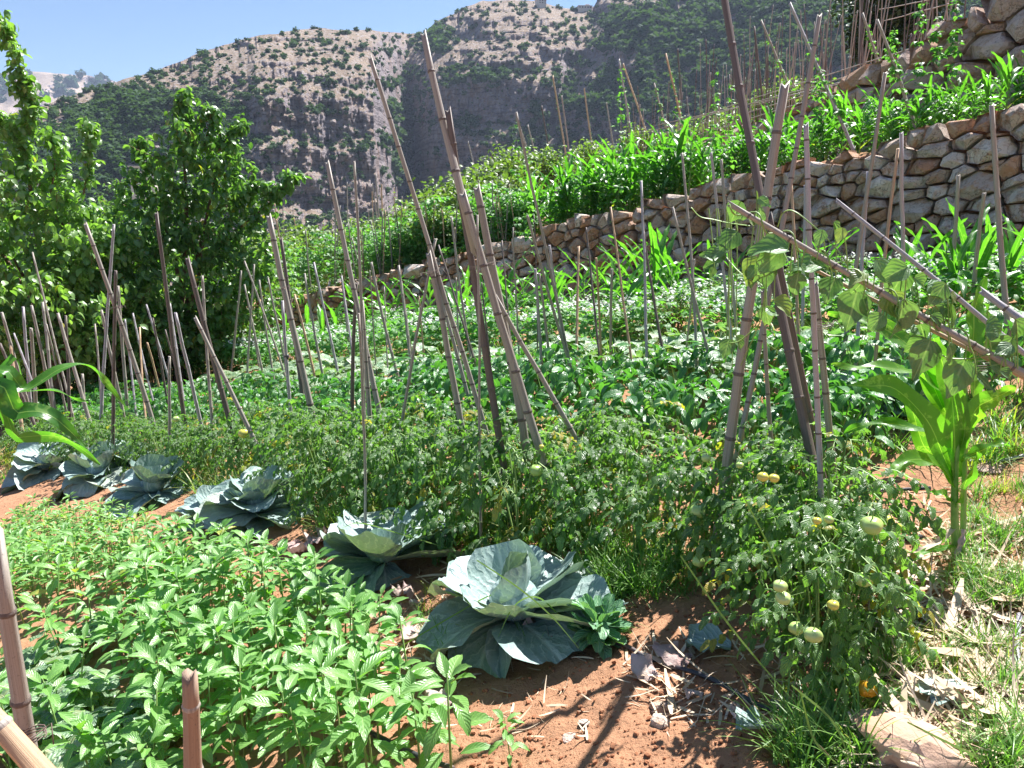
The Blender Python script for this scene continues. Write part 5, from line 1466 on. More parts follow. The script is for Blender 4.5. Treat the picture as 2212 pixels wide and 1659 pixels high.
# ties of rusty wire where poles are bound together, and the black knot
def tie(sx, sy, d, r0, label, mat='wire', turns=3, name='wire_tie', th_=0.0012, tilt=0.2):
    c = P(sx, sy, d); pts = []
    for k in range(turns * 12 + 1):
        a = k / 12 * 6.283; pts.append([r0 * math.cos(a), r0 * math.sin(a), 0.006 * k / 12 + tilt * r0 * math.cos(a) - 0.008])
    pts += [[r0 * 1.4, 0.01, 0.02], [r0 * 1.9, -0.01, -0.01]]
    g = Geo(); g.add(tubeT(pts, th_, 4)); o = link(name, g.mesh(name, M[mat])); o.location = c
    tag(o, label, 'wire tie')
tie(1040, 575, 3.5, .062, 'rusty wire binding the poles of the central bundle')
tie(928, 590, 3.95, .05, 'rusty wire binding the second tripod bundle')
tie(1776, 705, 2.42, .034, 'curled rusty wire tied round the long bleached pole')
tie(604, 625, 5.2, .045, 'wire binding the thick split pole left of centre')
tie(250, 665, 5.6, .045, 'wire binding the cane bundle before the fruit trees')
tie(2125, 790, 1.93, .030, 'wire binding the vine-wrapped slanting poles at the right edge')
tie(68, 1590, 1.2, .024, 'wire twisted round the pole in the lower left corner')
c = P(620, 771, (kn.location.y)); g = Geo(); T = lumpT(5, 2, 0.5, (.022, .02, .025)); g.add(T, mat1((0, 0, 0)))
for q_ in range(3): g.add(leafT(.05, .016, [1, .8, .5, .1], nx=1, curl=-1.0), mat1((0, 0, 0), q_ * 2.2, .3))
tag(link('plastic_knot', g.mesh('plastic_knot', M['hose'])), 'black plastic knot on the bleached cane left of centre', 'knot').location = c

# ------------------------------------------------------------------ canes on the upper terraces
random.seed(33)
VINES = []
wh = 'above the stone wall'
for a in [(1706, 7, 1798, 219, 6), (1863, 29, 1904, 154, 5), (1895, 44, 1945, 188, 6), (1644, 44, 1709, 205, 4), (1629, 58, 1647, 212, 4), (1194, 164, 1221, 362, 4), (1262, 191, 1283, 325, 3.5), (1310, 222, 1327, 328, 3), (1337, 128, 1368, 318, 4),
          (1346, 138, 1399, 290, 4), (1413, 180, 1443, 294, 3.5), (1438, 116, 1474, 267, 4), (1464, 106, 1471, 205, 3.5), (1170, 229, 1194, 372, 3.5), (1213, 207, 1235, 376, 3.5), (1115, 250, 1160, 370, 4), (1140, 270, 1170, 380, 3.5), (1011, 306, 1030, 386, 3), (1075, 60, 1076, 61, 0)][:-1]:
    o = cane(*a, mat='cane', h=0.75, where=wh, group='canes on the terrace above the wall')
    VINES.append((a, o))
wh = 'in the far bean plots'
for k in range(50):
    sx = U(600, 1130); sy = U(470, 590) - (sx - 850) * 0.12; L = U(60, 120); l = U(-22, 6)
    cane(sx + l, sy - L, sx, sy, U(2.0, 3.2), 'cane' if U(0, 1) < .7 else 'canetan', h=0.7, where='in the far bean plots', group='canes in the far bean plots', near_=False)
# the dense stand of bare canes on the upper terrace
def upper_cane(x, y, L, lx, ly, rad, mat):
    z = Hs(x, y); o = cane_obj((x + lx, y + ly, z + L), (x, y, z), rad, mat, int(x * 97 + y * 31) & 1023, False, lift=.1)
    tag(o, None, 'cane pole'); return o
cnt = 0
Lv_ = np.concatenate([[0], np.cumsum(np.hypot(*np.diff(W2, axis=0).T))])
for k in range(1400):
    if cnt >= 165: break
    u = Lv_[2] + U(0.2, 20.0); off_ = U(0.6, 5.5) ** 1.0
    x = float(np.interp(u, Lv_, W2[:, 0])) + 0.8 * off_; y = float(np.interp(u, Lv_, W2[:, 1])) + 0.6 * off_
    z = Hs(x, y); sx, sy = project(x, y, z)
    if not (1340 < sx < 2080): continue
    if sx < 1500 and U(0, 1) < .4: continue
    L = U(1.5, 2.6); o = upper_cane(x, y, L, U(-.35, .22), U(-.2, .2), U(.010, .016), 'cane' if U(0, 1) < .6 else 'canedark')
    zone = 'left of the dark charred pole' if sx < 1600 else ('between the right tripod poles' if sx < 1750 else 'below the dark evergreen tree')
    o['label'] = 'one of many thin bare canes in the dense stand %s' % zone; o['group'] = 'dense stand of bare canes ' + zone
    cnt += 1
for k, (x0, y0, x1, y1) in enumerate([(1400, 285, 1990, 120), (1420, 270, 1960, 150), (1480, 300, 1900, 170), (1500, 255, 2000, 95), (1620, 230, 1985, 130), (1560, 262, 1930, 140), (1900, 20, 2060, -12), (1910, 45, 2050, 8)]):
    d = 15.5
    a, b_ = P(x0, y0, d + 1.2), P(x1, y1, d - 2.4)
    o = cane_obj(a, b_, 0.010, 'cane', 700 + k, False, 0.002, lift=0)
    tag(o, None, 'cane pole'); later(o, 'long level cane rail', 'cane rails tied across the upper canes', 'tied across the upper bare canes')

# ------------------------------------------------------------------ bean vines twining up canes
def vine_on(p_top, p_base, f0, f1, nleaf, size, seed, label, rad=0.02, mat='bean'):
    r = np.random.default_rng(seed); a, b_ = frame(np.array(p_base) - p_top)
    root = bpy.data.objects.new('bean_vine', None); COL.objects.link(root); root.location = p_base
    tag(root, label, 'bean vine'); g = Geo(); gf = Geo(); pts = []
    for k in range(60):
        f = f0 + (f1 - f0) * k / 59; c = np.array(p_base) * (1 - f) + np.array(p_top) * f - p_base; th = k * 0.75
        pts.append(c + rad * (a * math.cos(th) + b_ * math.sin(th)))
    g.add(tubeT(pts, 0.003, 4)); s_ = link('stem', g.mesh('stem', M['stem']), root)
    for k in range(nleaf):
        t = r.uniform() ** 0.8; p = pts[int(t * 59)]; az_ = r.uniform(0, 6.28); s = size * (1.25 - 0.6 * t) * r.uniform(.7, 1.2)
        for da in (-1.1, 0, 1.1): gf.add(BNL[r.integers(3)], mat1(p + np.array([-math.sin(az_ + da), math.cos(az_ + da), 0]) * 0.03 * s, az_ + da, r.uniform(-.8, .2), r.uniform(-.4, .4), s * .9), tint=r.uniform())
    o = link('foliage', gf.mesh('foliage', M[mat]), root); o['kind'] = 'stuff'
    return root
k = 0
for a, o in VINES:
    if a[4] < 3.4 or k % 5 == 4 : k += 1; continue
    t_, b2 = [(t, b2) for oo, t, b2, _ in CANES if oo is o][0]
    v = vine_on(t_, b2, 0.15, U(.75, .97), 26, 1.1, 50 + k, '', 0.02)
    later(v, 'bean vine climbing a cane', 'bean vines climbing canes above the wall', 'above the stone wall'); k += 1
for (sx, sy, L, d) in [(1125, 300, 90, 13.5), (1150, 330, 70, 12.5), (1350, 180, 100, 12.0), (1560, 190, 90, 11), (1590, 200, 60, 11), (2000, 60, 110, 10.5), (2035, 90, 110, 10.2), (2075, 60, 130, 10), (1940, 100, 80, 11), (1780, 190, 60, 11)]:
    b2 = P(sx, sy + 120, d); b2[2] = Hs(b2[0], b2[1]); t_ = P(sx - 12, sy - L / 2, d)
    v = vine_on(t_, b2, 0.3, 1.0, 34, 1.15, 80 + sx, '', 0.03); later(v, 'tall green vine above the maize', 'tall vines above the maize', 'on the upper terrace')
def GN(sx, sy):
    p = G(sx, sy); p[2] = Hn(p[0], p[1])[0]; return p
# ------------------------------------------------------------------ cabbages, leaf by leaf
CAB = [leafT(0.30, 0.30 * w, OUT_CAB, ny=12, nx=10, fold=0.04, cup=cu, curl=c, phi=p, ruff=rf, seed=i, wave=0.004) for i, (w, cu, c, p, rf) in enumerate(
    [(1.0, 0.35, -0.9, 0.55, 0.010), (1.1, 0.22, -1.3, 0.75, 0.013), (0.95, 0.5, 0.5, 0.25, 0.008), (1.05, 0.15, -1.7, 0.8, 0.014), (1.0, 0.6, 0.9, 0.5, 0.007), (1.15, 0.3, -0.5, 0.35, 0.012)])]
def cabbage(sx, sy, s, seed, label, plan=None, n_out=9, n_in=7):
    p = GN(sx, sy); root = bpy.data.objects.new('cabbage', None); COL.objects.link(root); root.location = p; tag(root, label, 'cabbage', 'cabbages in the diagonal row')
    r = np.random.default_rng(seed)
    g = Geo(); V, F = ICO3; W_ = V * [0.085, 0.085, 0.075] * s + [0, 0, 0.13 * s]; g.add((W_, None, F, V[:, :2] * .5 + .5)); 
    g.add(tubeT([(0, 0, -.05), (0, 0, .08 * s)], [.022, .028], 8)); link('heart', g.mesh('heart', M['cabbage']), root)
    L = []
    if plan: L = plan
    else:
        for k in range(n_out): L.append((k * 6.283 / n_out + r.uniform(-.3, .3), r.uniform(-0.6, 0.0), r.uniform(0.9, 1.25), int(r.choice([0, 1, 3, 5])), 0.04))
        for k in range(n_in): L.append((k * 6.283 / n_in + r.uniform(-.3, .3), r.uniform(-0.05, 0.5), r.uniform(0.65, 0.95), int(r.choice([2, 4, 5, 0])), 0.09))
    for (a, ti, sc_, kind, z) in L:
        g = Geo(); g.add(CAB[kind], None, tint=r.uniform(), age=0.0 if r.uniform() < .85 else r.uniform(.1, .3))
        link('outer_leaf' if z < .06 else 'inner_leaf', g.mesh('cabbage_leaf', M['cabbage']), root, mat1((0, 0, z * s), a, ti, r.uniform(-.3, .3), sc_ * s))
    return root
# azimuth 0 = away from the camera, +pi/2 = to the left, pi = towards the camera
pi = math.pi
cabbage(1110, 1375, 1.12, 1, 'big blue-green cabbage at the front of the row with a drooping front leaf', plan=[
    (pi * .62, -0.42, 1.05, 1, .05), (pi * .80, -0.62, 0.95, 3, .05), (pi * 1.02, -0.55, .75, 5, .04), (-pi * .42, -0.05, 1.22, 5, .05), (-pi * .62, 0.05, 1.1, 0, .05), (-pi * .15, 0.1, 1.1, 0, .05), (pi * .1, .15, 1.05, 5, .05), (pi * .35, .0, 1.0, 0, .05),
    (0.2, .35, .9, 2, .05), (-.9, .2, 1.0, 0, .06), (1.2, .25, .95, 5, .06), (2.5, .05, .85, 2, .06), (3.7, -.1, .95, 5, .05), (4.6, .1, .9, 0, .06), (0.8, .55, .7, 4, .09), (-2.2, .3, .75, 4, .09)])
cabbage(830, 1235, 1.12, 2, 'wide open cabbage with two big pale upright leaves, second from the front', plan=[
    (pi * .65, -0.7, 1.0, 3, .05), (pi * .80, -0.6, 1.05, 1, .05), (pi * 1.05, -.75, .9, 3, .04), (-pi * .45, -.15, 1.35, 5, .05), (-pi * .33, .1, 1.25, 0, .05), (pi * .25, .1, 1.05, 5, .05), (pi * .45, -.1, 1.0, 0, .05),
    (2.6, .25, 1.1, 2, .06), (.4, .2, 1.0, 0, .06), (-1.0, .2, 1.0, 5, .06), (1.6, .3, .9, 5, .07), (-2.6, .1, .7, 4, .07)])
cabbage(560, 1135, 1.12, 3, 'full blue-green cabbage third from the front behind the leafy bed', n_out=11, n_in=9)
cabbage(455, 1130, 0.7, 12, 'smaller flattened cabbage against the left side of the third cabbage', n_out=7, n_in=4)
cabbage(335, 1085, 1.05, 4, 'cabbage with one broad dark shaded leaf, fourth from the front', n_out=10, n_in=7)
cabbage(215, 1045, 1.1, 5, 'pale cabbage next to last at the left end of the row')
cabbage(105, 1030, 1.15, 6, 'leftmost spreading cabbage at the far end of the row', n_out=10, n_in=6)
cabbage(160, 1000, 1.05, 7, 'cabbage half hidden behind the two at the left end')
cabbage(275, 1015, 1.0, 8, 'small cabbage half hidden under the tomato leaves at the left')
# blue cabbage far back beside the maize
cabbage(1905, 900, 1.0, 9, 'lone cabbage in the squash bed behind the big maize plant', n_out=8, n_in=4)
# sprouting stump
KL = [leafT(0.095, 0.048, [.2, .5, .9, 1, .85, .4], ny=6, nx=4, fold=.1, cup=.3, curl=c, phi=.3, ruff=.003, seed=i) for i, c in enumerate((-.8, -.2, .3))]
km = []
for T in KL: g = Geo(); g.add(T, None, tint=U(.2, .8)); km.append(g.mesh('sprout_leaf', M['kale']))
p = GN(1292, 1395); root = thing('cabbage_sprout', p); tag(root, 'small bushy cabbage sprout with many crowded little leaves beside the front cabbage', 'sprout')
g = Geo(); g.add(tubeT([(0, 0, -.03), (0, 0, .09)], [.014, .01], 6)); link('stem', g.mesh('stem', M['stem']), root)
for k in range(60):
    a = k * 2.4; z = U(.02, .12); link('leaf', km[k % 3], root, mat1((math.cos(a) * .02, math.sin(a) * .02, z), a - pi / 2, U(-.5, .9) * (z / .1), U(-.3, .3), U(.7, 1.2)))

# loose leaves lying on the soil
def loose(sx, sy, Ls, mat, name, label, kind=3, az_=None, flat=-0.3, seed=0, cat='fallen leaf', w=1.0, crumple=0.012, grp=None):
    p = GN(sx, sy); L = px(Ls, p[1]) * 1.15; r = np.random.default_rng(seed + int(sx))
    T = leafT(L, L * w, OUT_CAB, ny=9, nx=8, fold=.05, cup=r.uniform(-.3, .4), curl=r.uniform(-.7, .5), ruff=crumple * L / .15, seed=seed + int(sy), wave=L * .05)
    V = T[0] - T[0].mean(0); g = Geo(); g.add((V, T[1], T[2], T[3]), tint=.5)
    o = link(name, g.mesh(name, M[mat])); o.location = p + [0, 0, L * .12 + .018]; o.rotation_euler = (flat * .4, r.uniform(-.2, .2), az_ if az_ is not None else r.uniform(0, 6.28))
    tag(o, label, cat, grp); return o
loose(1640, 1590, 150, 'cabbage', 'fallen_cabbage_leaf', 'big slate-blue cabbage leaf folded on the ground at the bottom right of centre', az_=-.9, crumple=.006, w=.8)
loose(2035, 1525, 115, 'cabbage', 'fallen_cabbage_leaf', 'grey cabbage leaf lying above the pink slab in the lower right corner', az_=2.0, crumple=.01, w=.8)
loose(1530, 1402, 90, 'cabbage', 'fallen_cabbage_leaf', 'crinkled pale green cabbage leaf on the soil between sprout and tomatoes', az_=1.2, crumple=.016)
for i, (sx, sy, L, t) in enumerate([(705, 1180, 80, 'behind the second cabbage on the left'), (640, 1200, 60, 'under the third cabbage'), (872, 1292, 60, 'below the second cabbage'), (890, 1380, 70, 'left of the front cabbage'),
        (1135, 1375, 90, 'curled under the front cabbage'), (1205, 1388, 80, 'beside the sprout'), (1448, 1428, 80, 'on the black hose'), (1385, 1468, 70, 'below the black hose'), (945, 1530, 65, 'at the edge of the leafy bed'),
        (1500, 1500, 40, 'right of the two pale stones'), (1725, 1430, 55, 'under the front tomato plant'), (1120, 1330, 60, 'between the leaves of the front cabbage'), (1595, 1545, 40, 'by the folded blue leaf'), (660, 1250, 50, 'in the gap of the leafy bed'), (1860, 1480, 40, 'beside the orange tomato')]):
    loose(sx, sy, L, 'deadleaf', 'withered_leaf', 'withered pinkish leaf ' + t, seed=i, crumple=.028, w=.75)
for i in range(26):
    sx, sy = U(1650, 1900), U(1330, 1620)
    o = loose(sx, sy, U(16, 30), 'brownleaf', 'dry_leaf', None, seed=90 + i, crumple=.03, w=.5, cat='dry leaf'); later(o, 'small brown dry leaf under the front tomatoes', 'dry leaves under the front tomatoes')

# ------------------------------------------------------------------ the big maize plant at the right and the blades at the left edge
def zr6(q_): return (1456 + .3418 * q_[0], 540 + .3418 * q_[1])
def zr7(q_): return (1456 + .3418 * q_[0], 1092 + .3418 * q_[1])
def blade(root, pts, w, d, nrm, mat='cornhero', name='blade', dz=0.0, label=None, bow=0.0, wave=0.006, fold=.3, seed=0, twist=0.0):
    n = len(pts); base = np.array(root.location)
    pp = [P(a, b_, d + bow * (i / (n - 1))) - base for i, (a, b_) in enumerate(pts)]
    T = ribbonT(pp, [px(x, d) for x in w], nrm, nx=4, fold=fold, wave=wave, wf=2.6, ph=seed, k=6, twist=twist)
    g = Geo(); g.add(T, None, tint=(seed * .37) % 1); o = link(name, g.mesh(name, M[mat]), root)
    if label: o['label'] = label
    return o
mb = GN(2066, 1215); D = mb[1]
root = thing('maize_plant', mb); tag(root, 'tall bright green maize plant standing alone at the right with broad curling blades', 'maize plant')
for pts, w in (([(2066, 1216), (2062, 1107), (2064, 1000), (2070, 920), (2060, 830)], 20), ([(2078, 1215), (2081, 1110), (2085, 960), (2088, 860), (2078, 800)], 15)):
    g = Geo(); q_ = smooth_path([P(a, b_, D + .02 * (w < 18)) - mb for a, b_ in pts], 4); g.add(tubeT(q_, np.linspace(px(w, D) / 2, px(w, D) / 5, len(q_)), 8)); link('stalk', g.mesh('stalk', M['cornstem']), root)
CN = [  # zoomed points, widths, normal, bow
    ([(1770, 1450), (1700, 1300), (1600, 1080), (1400, 880), (1230, 860), (1090, 855)], [30, 44, 52, 44, 26, 2], (-.1, -.75, .65), -.12),
    ([(1780, 1440), (1770, 1150), (1750, 900), (1690, 700), (1640, 560)], [24, 50, 54, 42, 14], (.2, -1, .1), -.05),
    ([(1700, 1000), (1600, 780), (1500, 620), (1330, 500), (1130, 430), (970, 400)], [20, 36, 40, 36, 24, 2], (-.2, -.6, .8), .15),
    ([(1700, 900), (1560, 800), (1480, 765), (1300, 740), (1150, 745), (990, 725)], [16, 26, 26, 24, 18, 2], (0, -.35, 1), -.1),
    ([(1780, 1480), (1640, 1345), (1500, 1325), (1400, 1380), (1350, 1430)], [20, 34, 32, 20, 2], (-.1, -.6, .8), -.12),
    ([(1750, 1200), (1600, 1150), (1400, 1100), (1250, 1100), (1130, 1130), (1040, 1190)], [14, 20, 22, 18, 12, 2], (0, -.5, .9), .1),
    ([(1790, 1600), (1850, 1450), (1900, 1330), (1920, 1270)], [18, 38, 28, 3], (.4, -.8, .5), -.1),
    ([(1820, 1250), (1900, 1020), (2000, 950), (2100, 900), (2170, 850)], [16, 36, 36, 22, 3], (.1, -.6, .8), -.1),
    ([(1830, 1200), (1880, 1000), (1900, 820), (1860, 680)], [16, 34, 34, 6], (.5, -.8, .1), .05),
    ([(1840, 800), (1890, 560), (1900, 380), (1965, 170)], [18, 48, 46, 3], (.3, -.9, .2), .15),
    ([(1810, 1330), (1950, 1265), (2050, 1225), (2140, 1245)], [14, 26, 20, 2], (.1, -.5, .9), -.1),
    ([(1790, 1620), (1700, 1545), (1610, 1530)], [14, 20, 2], (0, -.5, .8), -.05),
    ([(1760, 1100), (1640, 880), (1540, 640), (1500, 520)], [20, 34, 26, 4], (-.4, -.9, .2), .1),
    ([(1700, 1330), (1580, 1240), (1500, 1000), (1430, 900)], [20, 30, 22, 3], (-.5, -.8, .2), .15),
    ([(1850, 700), (1960, 620), (1990, 420), (1960, 330)], [18, 34, 30, 3], (.4, -.9, .1), .2)]
for i, (pts, w, nr, bow) in enumerate(CN): blade(root, [zr6(q_) for q_ in pts], [x * 1.2 for x in w], D, nr, bow=bow, seed=i + 1, wave=.009)
blade(root, [zr7(q_) for q_ in [(1790, 250), (1600, 290), (1500, 340), (1380, 420)]], [10, 16, 14, 2], D, (0, -.5, .9), bow=-.15, seed=9)
blade(root, [zr7(q_) for q_ in [(1780, 130), (1660, 235), (1520, 290), (1450, 300)]], [12, 14, 9, 2], D, (0, -.5, .9), bow=-.08, seed=9, mat='straw', label='dried tan lower blade')
blade(root, [zr7(q_) for q_ in [(1830, 150), (1810, 240), (1770, 335)]], [8, 16, 5], D, (0, -.9, .4), bow=-.04, seed=3, mat='deadleaf', label='withered reddish lower blade')
e_ = np.array([-1.42, 1.25, 0]); e_[2] = Hs(e_[0], e_[1]); root = thing('maize_plant', e_); tag(root, 'maize plant just off the left edge reaching long arching blades into the picture', 'maize plant')
g = Geo(); g.add(tubeT([(0, 0, -.05), (0.02, 0, .5), (.03, .02, 1.0)], [.014, .012, .007], 7)); link('stalk', g.mesh('stalk', M['cornstem']), root)
e0 = project(e_[0] + .03, e_[1], e_[2] + .62); e1 = project(e_[0] + .03, e_[1], e_[2] + .5)
for i, (pts, w, nr, bw) in enumerate([([e0, (-60, 900), (60, 842), (130, 797), (185, 789), (225, 822), (278, 886)], [14, 36, 32, 24, 20, 16, 3], (-.1, -.55, .85), .2), ([e0, (-60, 925), (40, 892), (100, 893), (150, 930), (185, 968)], [14, 48, 46, 38, 22, 3], (0, -.6, .8), .05),
        ([e1, (-60, 960), (40, 945), (120, 942), (170, 965), (217, 1003)], [14, 32, 30, 26, 20, 3], (0, -.95, -.35), .1), ([e0, (-20, 862), (60, 846), (120, 845), (165, 862), (192, 870)], [10, 18, 16, 14, 8, 2], (0, -.6, .8), .3)]):
    blade(root, pts, w, 1.27, nr, mat='corn', bow=bw, seed=i + 2, wave=.003)

# ------------------------------------------------------------------ bean vine on the slanting poles
root = thing('bean_vine', P(1800, 560, 2.05)); RB = np.array(root.location); tag(root, 'large-leaved bean vine wrapped round the slanting poles at the right', 'bean vine')
VL = []
for i in range(5):
    T = leafT(1.0, 0.80 * U(.9, 1.1), OUT_HEART, ny=9, nx=6, fold=U(.1, .35), curl=U(-1.0, .1), cup=U(-.2, .2), wave=.05, wf=2, ph=i, seed=i); VL.append(T)
def face_mat(p, gdir, nrm, s):
    y = np.array(gdir, float); y /= np.linalg.norm(y); z = np.array(nrm, float); z -= y * z.dot(y); z /= np.linalg.norm(z); x = np.cross(y, z)
    m = np.eye(4); m[:3, 0] = x * s; m[:3, 1] = y * s; m[:3, 2] = z * s; m[:3, 3] = p; return m
random.seed(5)
leaves = [(1634, 412, 34, -80), (1600, 435, 44, -120), (1801, 480, 36, -60), (1777, 498, 34, -100), (1593, 500, 52, -130), (1572, 530, 46, -140), (1562, 555, 46, 170), (1702, 540, 78, 175), (1668, 550, 62, -110), (1640, 556, 60, -100), (1618, 575, 46, -80),
          (1784, 572, 70, -175), (1752, 560, 50, -20), (1895, 560, 62, -60), (1951, 585, 64, -100), (1853, 625, 84, -95), (1805, 600, 54, -120), (1948, 650, 82, -90), (1920, 630, 62, -60), (2003, 618, 62, -20), (2042, 612, 56, -120), (2050, 655, 62, -80), (1975, 600, 40, -20),
          (2010, 735, 84, -110), (2050, 745, 50, -50), (2085, 778, 86, -100), (1908, 680, 44, -140), (1672, 650, 54, -20), (1575, 732, 42, -110), (1651, 662, 40, -80), (1582, 792, 24, 180), (2194, 690, 52, -60), (2187, 730, 60, -120), (2110, 810, 50, -30), (2140, 790, 50, 0),
          (1725, 590, 50, -90), (1870, 590, 44, -150), (1665, 500, 36, -60), (1640, 480, 30, 100), (2020, 660, 46, -50), (1988, 700, 40, -60), (2130, 700, 50, -30), (1550, 565, 30, -150)]
gv = Geo()
leaves = leaves + [(sx + U(-22, 22), sy + U(-10, 24), L * U(.55, .9), ang + U(-60, 60)) for sx, sy, L, ang in leaves]
for i, (sx, sy, L, ang) in enumerate(leaves):
    d = np.interp(sx, [1560, 1720, 2290], [2.5, 2.08, 1.84]) + U(-.05, .03); s = L / FPX * d * 1.12
    p = P(sx, sy, d) - RB; a = R(ang + U(-12, 12)); gd = (math.cos(a), U(-.25, .25), math.sin(a))
    g = Geo(); g.add(VL[i % 5], None, tint=U(0, 1), age=.0 if i % 9 else .25)
    link('leaf', g.mesh('leaf', M['vine']), root, face_mat(p, gd, (U(-.5, .5), U(-1, -.2), U(.25, 1)), s))
    q_ = P(sx + U(-14, 14), np.interp(sx, [1576, 2290], [450, 850]), d); gv.add(tubeT(smooth_path([q_ - RB, (q_ - RB + p) / 2 + [0, 0, .01], p], 3), .0018, 4, cap=False))
link('leaf_stalks', gv.mesh('leaf_stalks', M['stem']), root)['kind'] = 'stuff'
a, b_ = P(1576, 441, 2.1), P(2290, 850, 1.85); fa_, fb_ = frame(b_ - a); pts = []
for k in range(110):
    t = k / 109; th = k * .55; pts.append(a + (b_ - a) * t + (fa_ * math.cos(th) + fb_ * math.sin(th)) * .0165 - RB)
g = Geo(); g.add(tubeT(pts, .0022, 5)); 
for tnd in ([(1493, 448), (1512, 468), (1540, 474), (1575, 482), (1620, 488)], [(1680, 490), (1690, 462), (1712, 455), (1750, 482), (1800, 530), (1830, 570)], [(1560, 545), (1600, 590), (1650, 620), (1648, 660), (1640, 700), (1600, 790)], [(1700, 520), (1730, 535), (1760, 545)], [(1575, 741), (1600, 735), (1640, 700)], [(2010, 740), (2040, 770), (2090, 775), (2140, 765)], [(1648, 480), (1670, 505), (1700, 560), (1715, 600)]):
    g.add(tubeT(smooth_path([P(x, y, np.interp(x, [1560, 1720, 2290], [2.45, 2.06, 1.83])) - RB for x, y in tnd], 5), .0019, 4))
link('stem', g.mesh('stem', M['stem']), root)

# ------------------------------------------------------------------ tomatoes on the plants
def tomatoT(seed):
    V, F = ICO3; r = np.random.default_rng(seed); th = np.arctan2(V[:, 1], V[:, 0]); rr = np.hypot(V[:, 0], V[:, 1])
    k = 1 + 0.045 * np.cos(5 * th + seed) * rr + .02 * np.cos(3 * th)
    W_ = V * k[:, None] * [1, 1, .84]; W_[:, 2] -= 0.20 * np.exp(-(rr / .25) ** 2) * (V[:, 2] > 0) * 1.0
    return W_, None, F, V[:, :2] * .5 + .5
TOMT = [tomatoT(i) for i in range(3)]
SEP = leafT(0.9, 0.22, [.6, 1, .6, .05], nx=1, curl=-1.2)
fruit = [(1508, 1105, 40, 0), (1510, 1212, 32, 0), (1158, 1016, 32, 0), (1124, 997, 17, 0), (1010, 1008, 27, 0), (527, 936, 26, 1), (1525, 990, 22, 0), (1648, 1030, 26, 1), (1672, 1033, 24, 1), (1692, 1292, 36, 0), (1685, 1266, 34, 0), (1720, 1357, 36, 0), (1757, 1372, 43, 0),
         (1800, 1307, 28, 1), (1864, 1252, 40, 0), (1883, 1135, 50, 0), (1912, 1126, 40, 1), (1936, 1140, 26, 1), (1868, 1482, 60, 2), (1765, 1125, 20, 1), (1790, 1122, 22, 0), (380, 905, 15, 0), (1170, 965, 12, 1), (1598, 1005, 18, 0), (1530, 1210, 20, 1)]
gn = 0
for i, (sx, sy, w, c) in enumerate(fruit):
    best = min(TOMS, key=lambda o: (lambda q_: abs(q_[0] - sx) + 0.35 * abs(q_[1] - 70 - sy))(project(*o.location)))
    near_t = [o.location.y for o in TOMS if abs(project(*o.location)[0] - sx) < 85 and project(*o.location)[1] > sy - 20]
    d = min(near_t + [best.location.y - .1]) - 0.13

    p = P(sx, sy, d); rad = w / 2 / FPX * d
    if p[2] < Hs(p[0], p[1]) + rad: p = G(sx, sy, rad); 
    g = Geo(); g.add(TOMT[i % 3], mat1((0, 0, 0), i, .15 * (i % 3 - 1), 0, rad)); me = g.mesh('tomato', M[['tomfruit', 'tomyellow', 'tomorange'][c]])
    o = link('tomato', me, best, np.array(best.matrix_basis.inverted() @ Matrix.Translation(p)))
    g = Geo()
    for k in range(6): g.add(SEP, mat1((0, 0, rad * .66), k * 1.05, .25, 0, rad * 1.05))
    g.add(tubeT([(0, 0, rad * .6), (0, 0, rad * 1.5)], rad * .07, 4)); link('calyx', g.mesh('calyx', M['stem']), o)
    if c == 2: o['label'] = 'ripening orange ribbed tomato'

# ------------------------------------------------------------------ hoses, stones, a flat piece of split cane
def hose(pts, r0, mat, label, name='drip_hose'):
    pp = []
    for q_ in pts: p = GN(*q_); p[2] += r0 * .8 + .006; pp.append(p)
    pth = smooth_path(pp, 6); pth[:, 2] = np.maximum(pth[:, 2], Hn(pth[:, 0], pth[:, 1]) + r0 * .6); c0 = pth[0].copy()
    g = Geo(); g.add(tubeT(pth - c0, r0, 8)); o = link(name, g.mesh(name, M[mat])); o.location = c0; tag(o, label, 'hose')
hose([(1180, 1370), (1260, 1392), (1340, 1408), (1400, 1425), (1470, 1448), (1540, 1470), (1640, 1515), (1690, 1525)], .008, 'hose', 'black drip hose crossing the soil from the sprout to the tomatoes')
hose([(1830, 1455), (1880, 1462), (1930, 1478), (1990, 1495)], .008, 'hose', 'short stretch of brown hose left of the grey cabbage leaf')
hose([(1860, 1080), (1930, 1064), (2010, 1058)], .009, 'hose', 'black hose on the soil behind the maize stalk')
hose([(1830, 1185), (1880, 1192), (1990, 1178)], .008, 'hose', 'dark hose in the shade left of the maize foot')
hose([(2040, 1012), (2110, 1000), (2170, 992), (2260, 975)], .009, 'greyhose', 'shiny grey pipe running out to the right edge')
hose([(800, 1590), (900, 1640), (980, 1672)], .008, 'hose', 'black hose at the bottom edge between leafy plants')
hose([(2202, 1330), (2198, 1400), (2206, 1450), (2230, 1500)], .008, 'greyhose', 'grey pipe at the lower right edge among the straw')
def rock(sx, sy, w, label, mat='stone', sc=(1, .8, .6), seed=0, sink=.25):
    p = GN(sx, sy); s = px(w, p[1]) / 2 * 1.4; g = Geo(); g.add(lumpT(seed, 3, .5, np.array(sc) * s, planes=9), tint=.5, age=.3); o = link('loose_stone', g.mesh('loose_stone', M[mat], False))
    o.location = p + [0, 0, s * sc[2] * (1 - sink) * .6]; o.rotation_euler = (0, 0, seed); tag(o, label, 'stone')
rock(1424, 1555, 42, 'rounded pale stone, lower of the two on the bare soil', seed=2); rock(1430, 1522, 48, 'pale brown stone, upper of the two on the bare soil', seed=3, sc=(1, .7, .5))
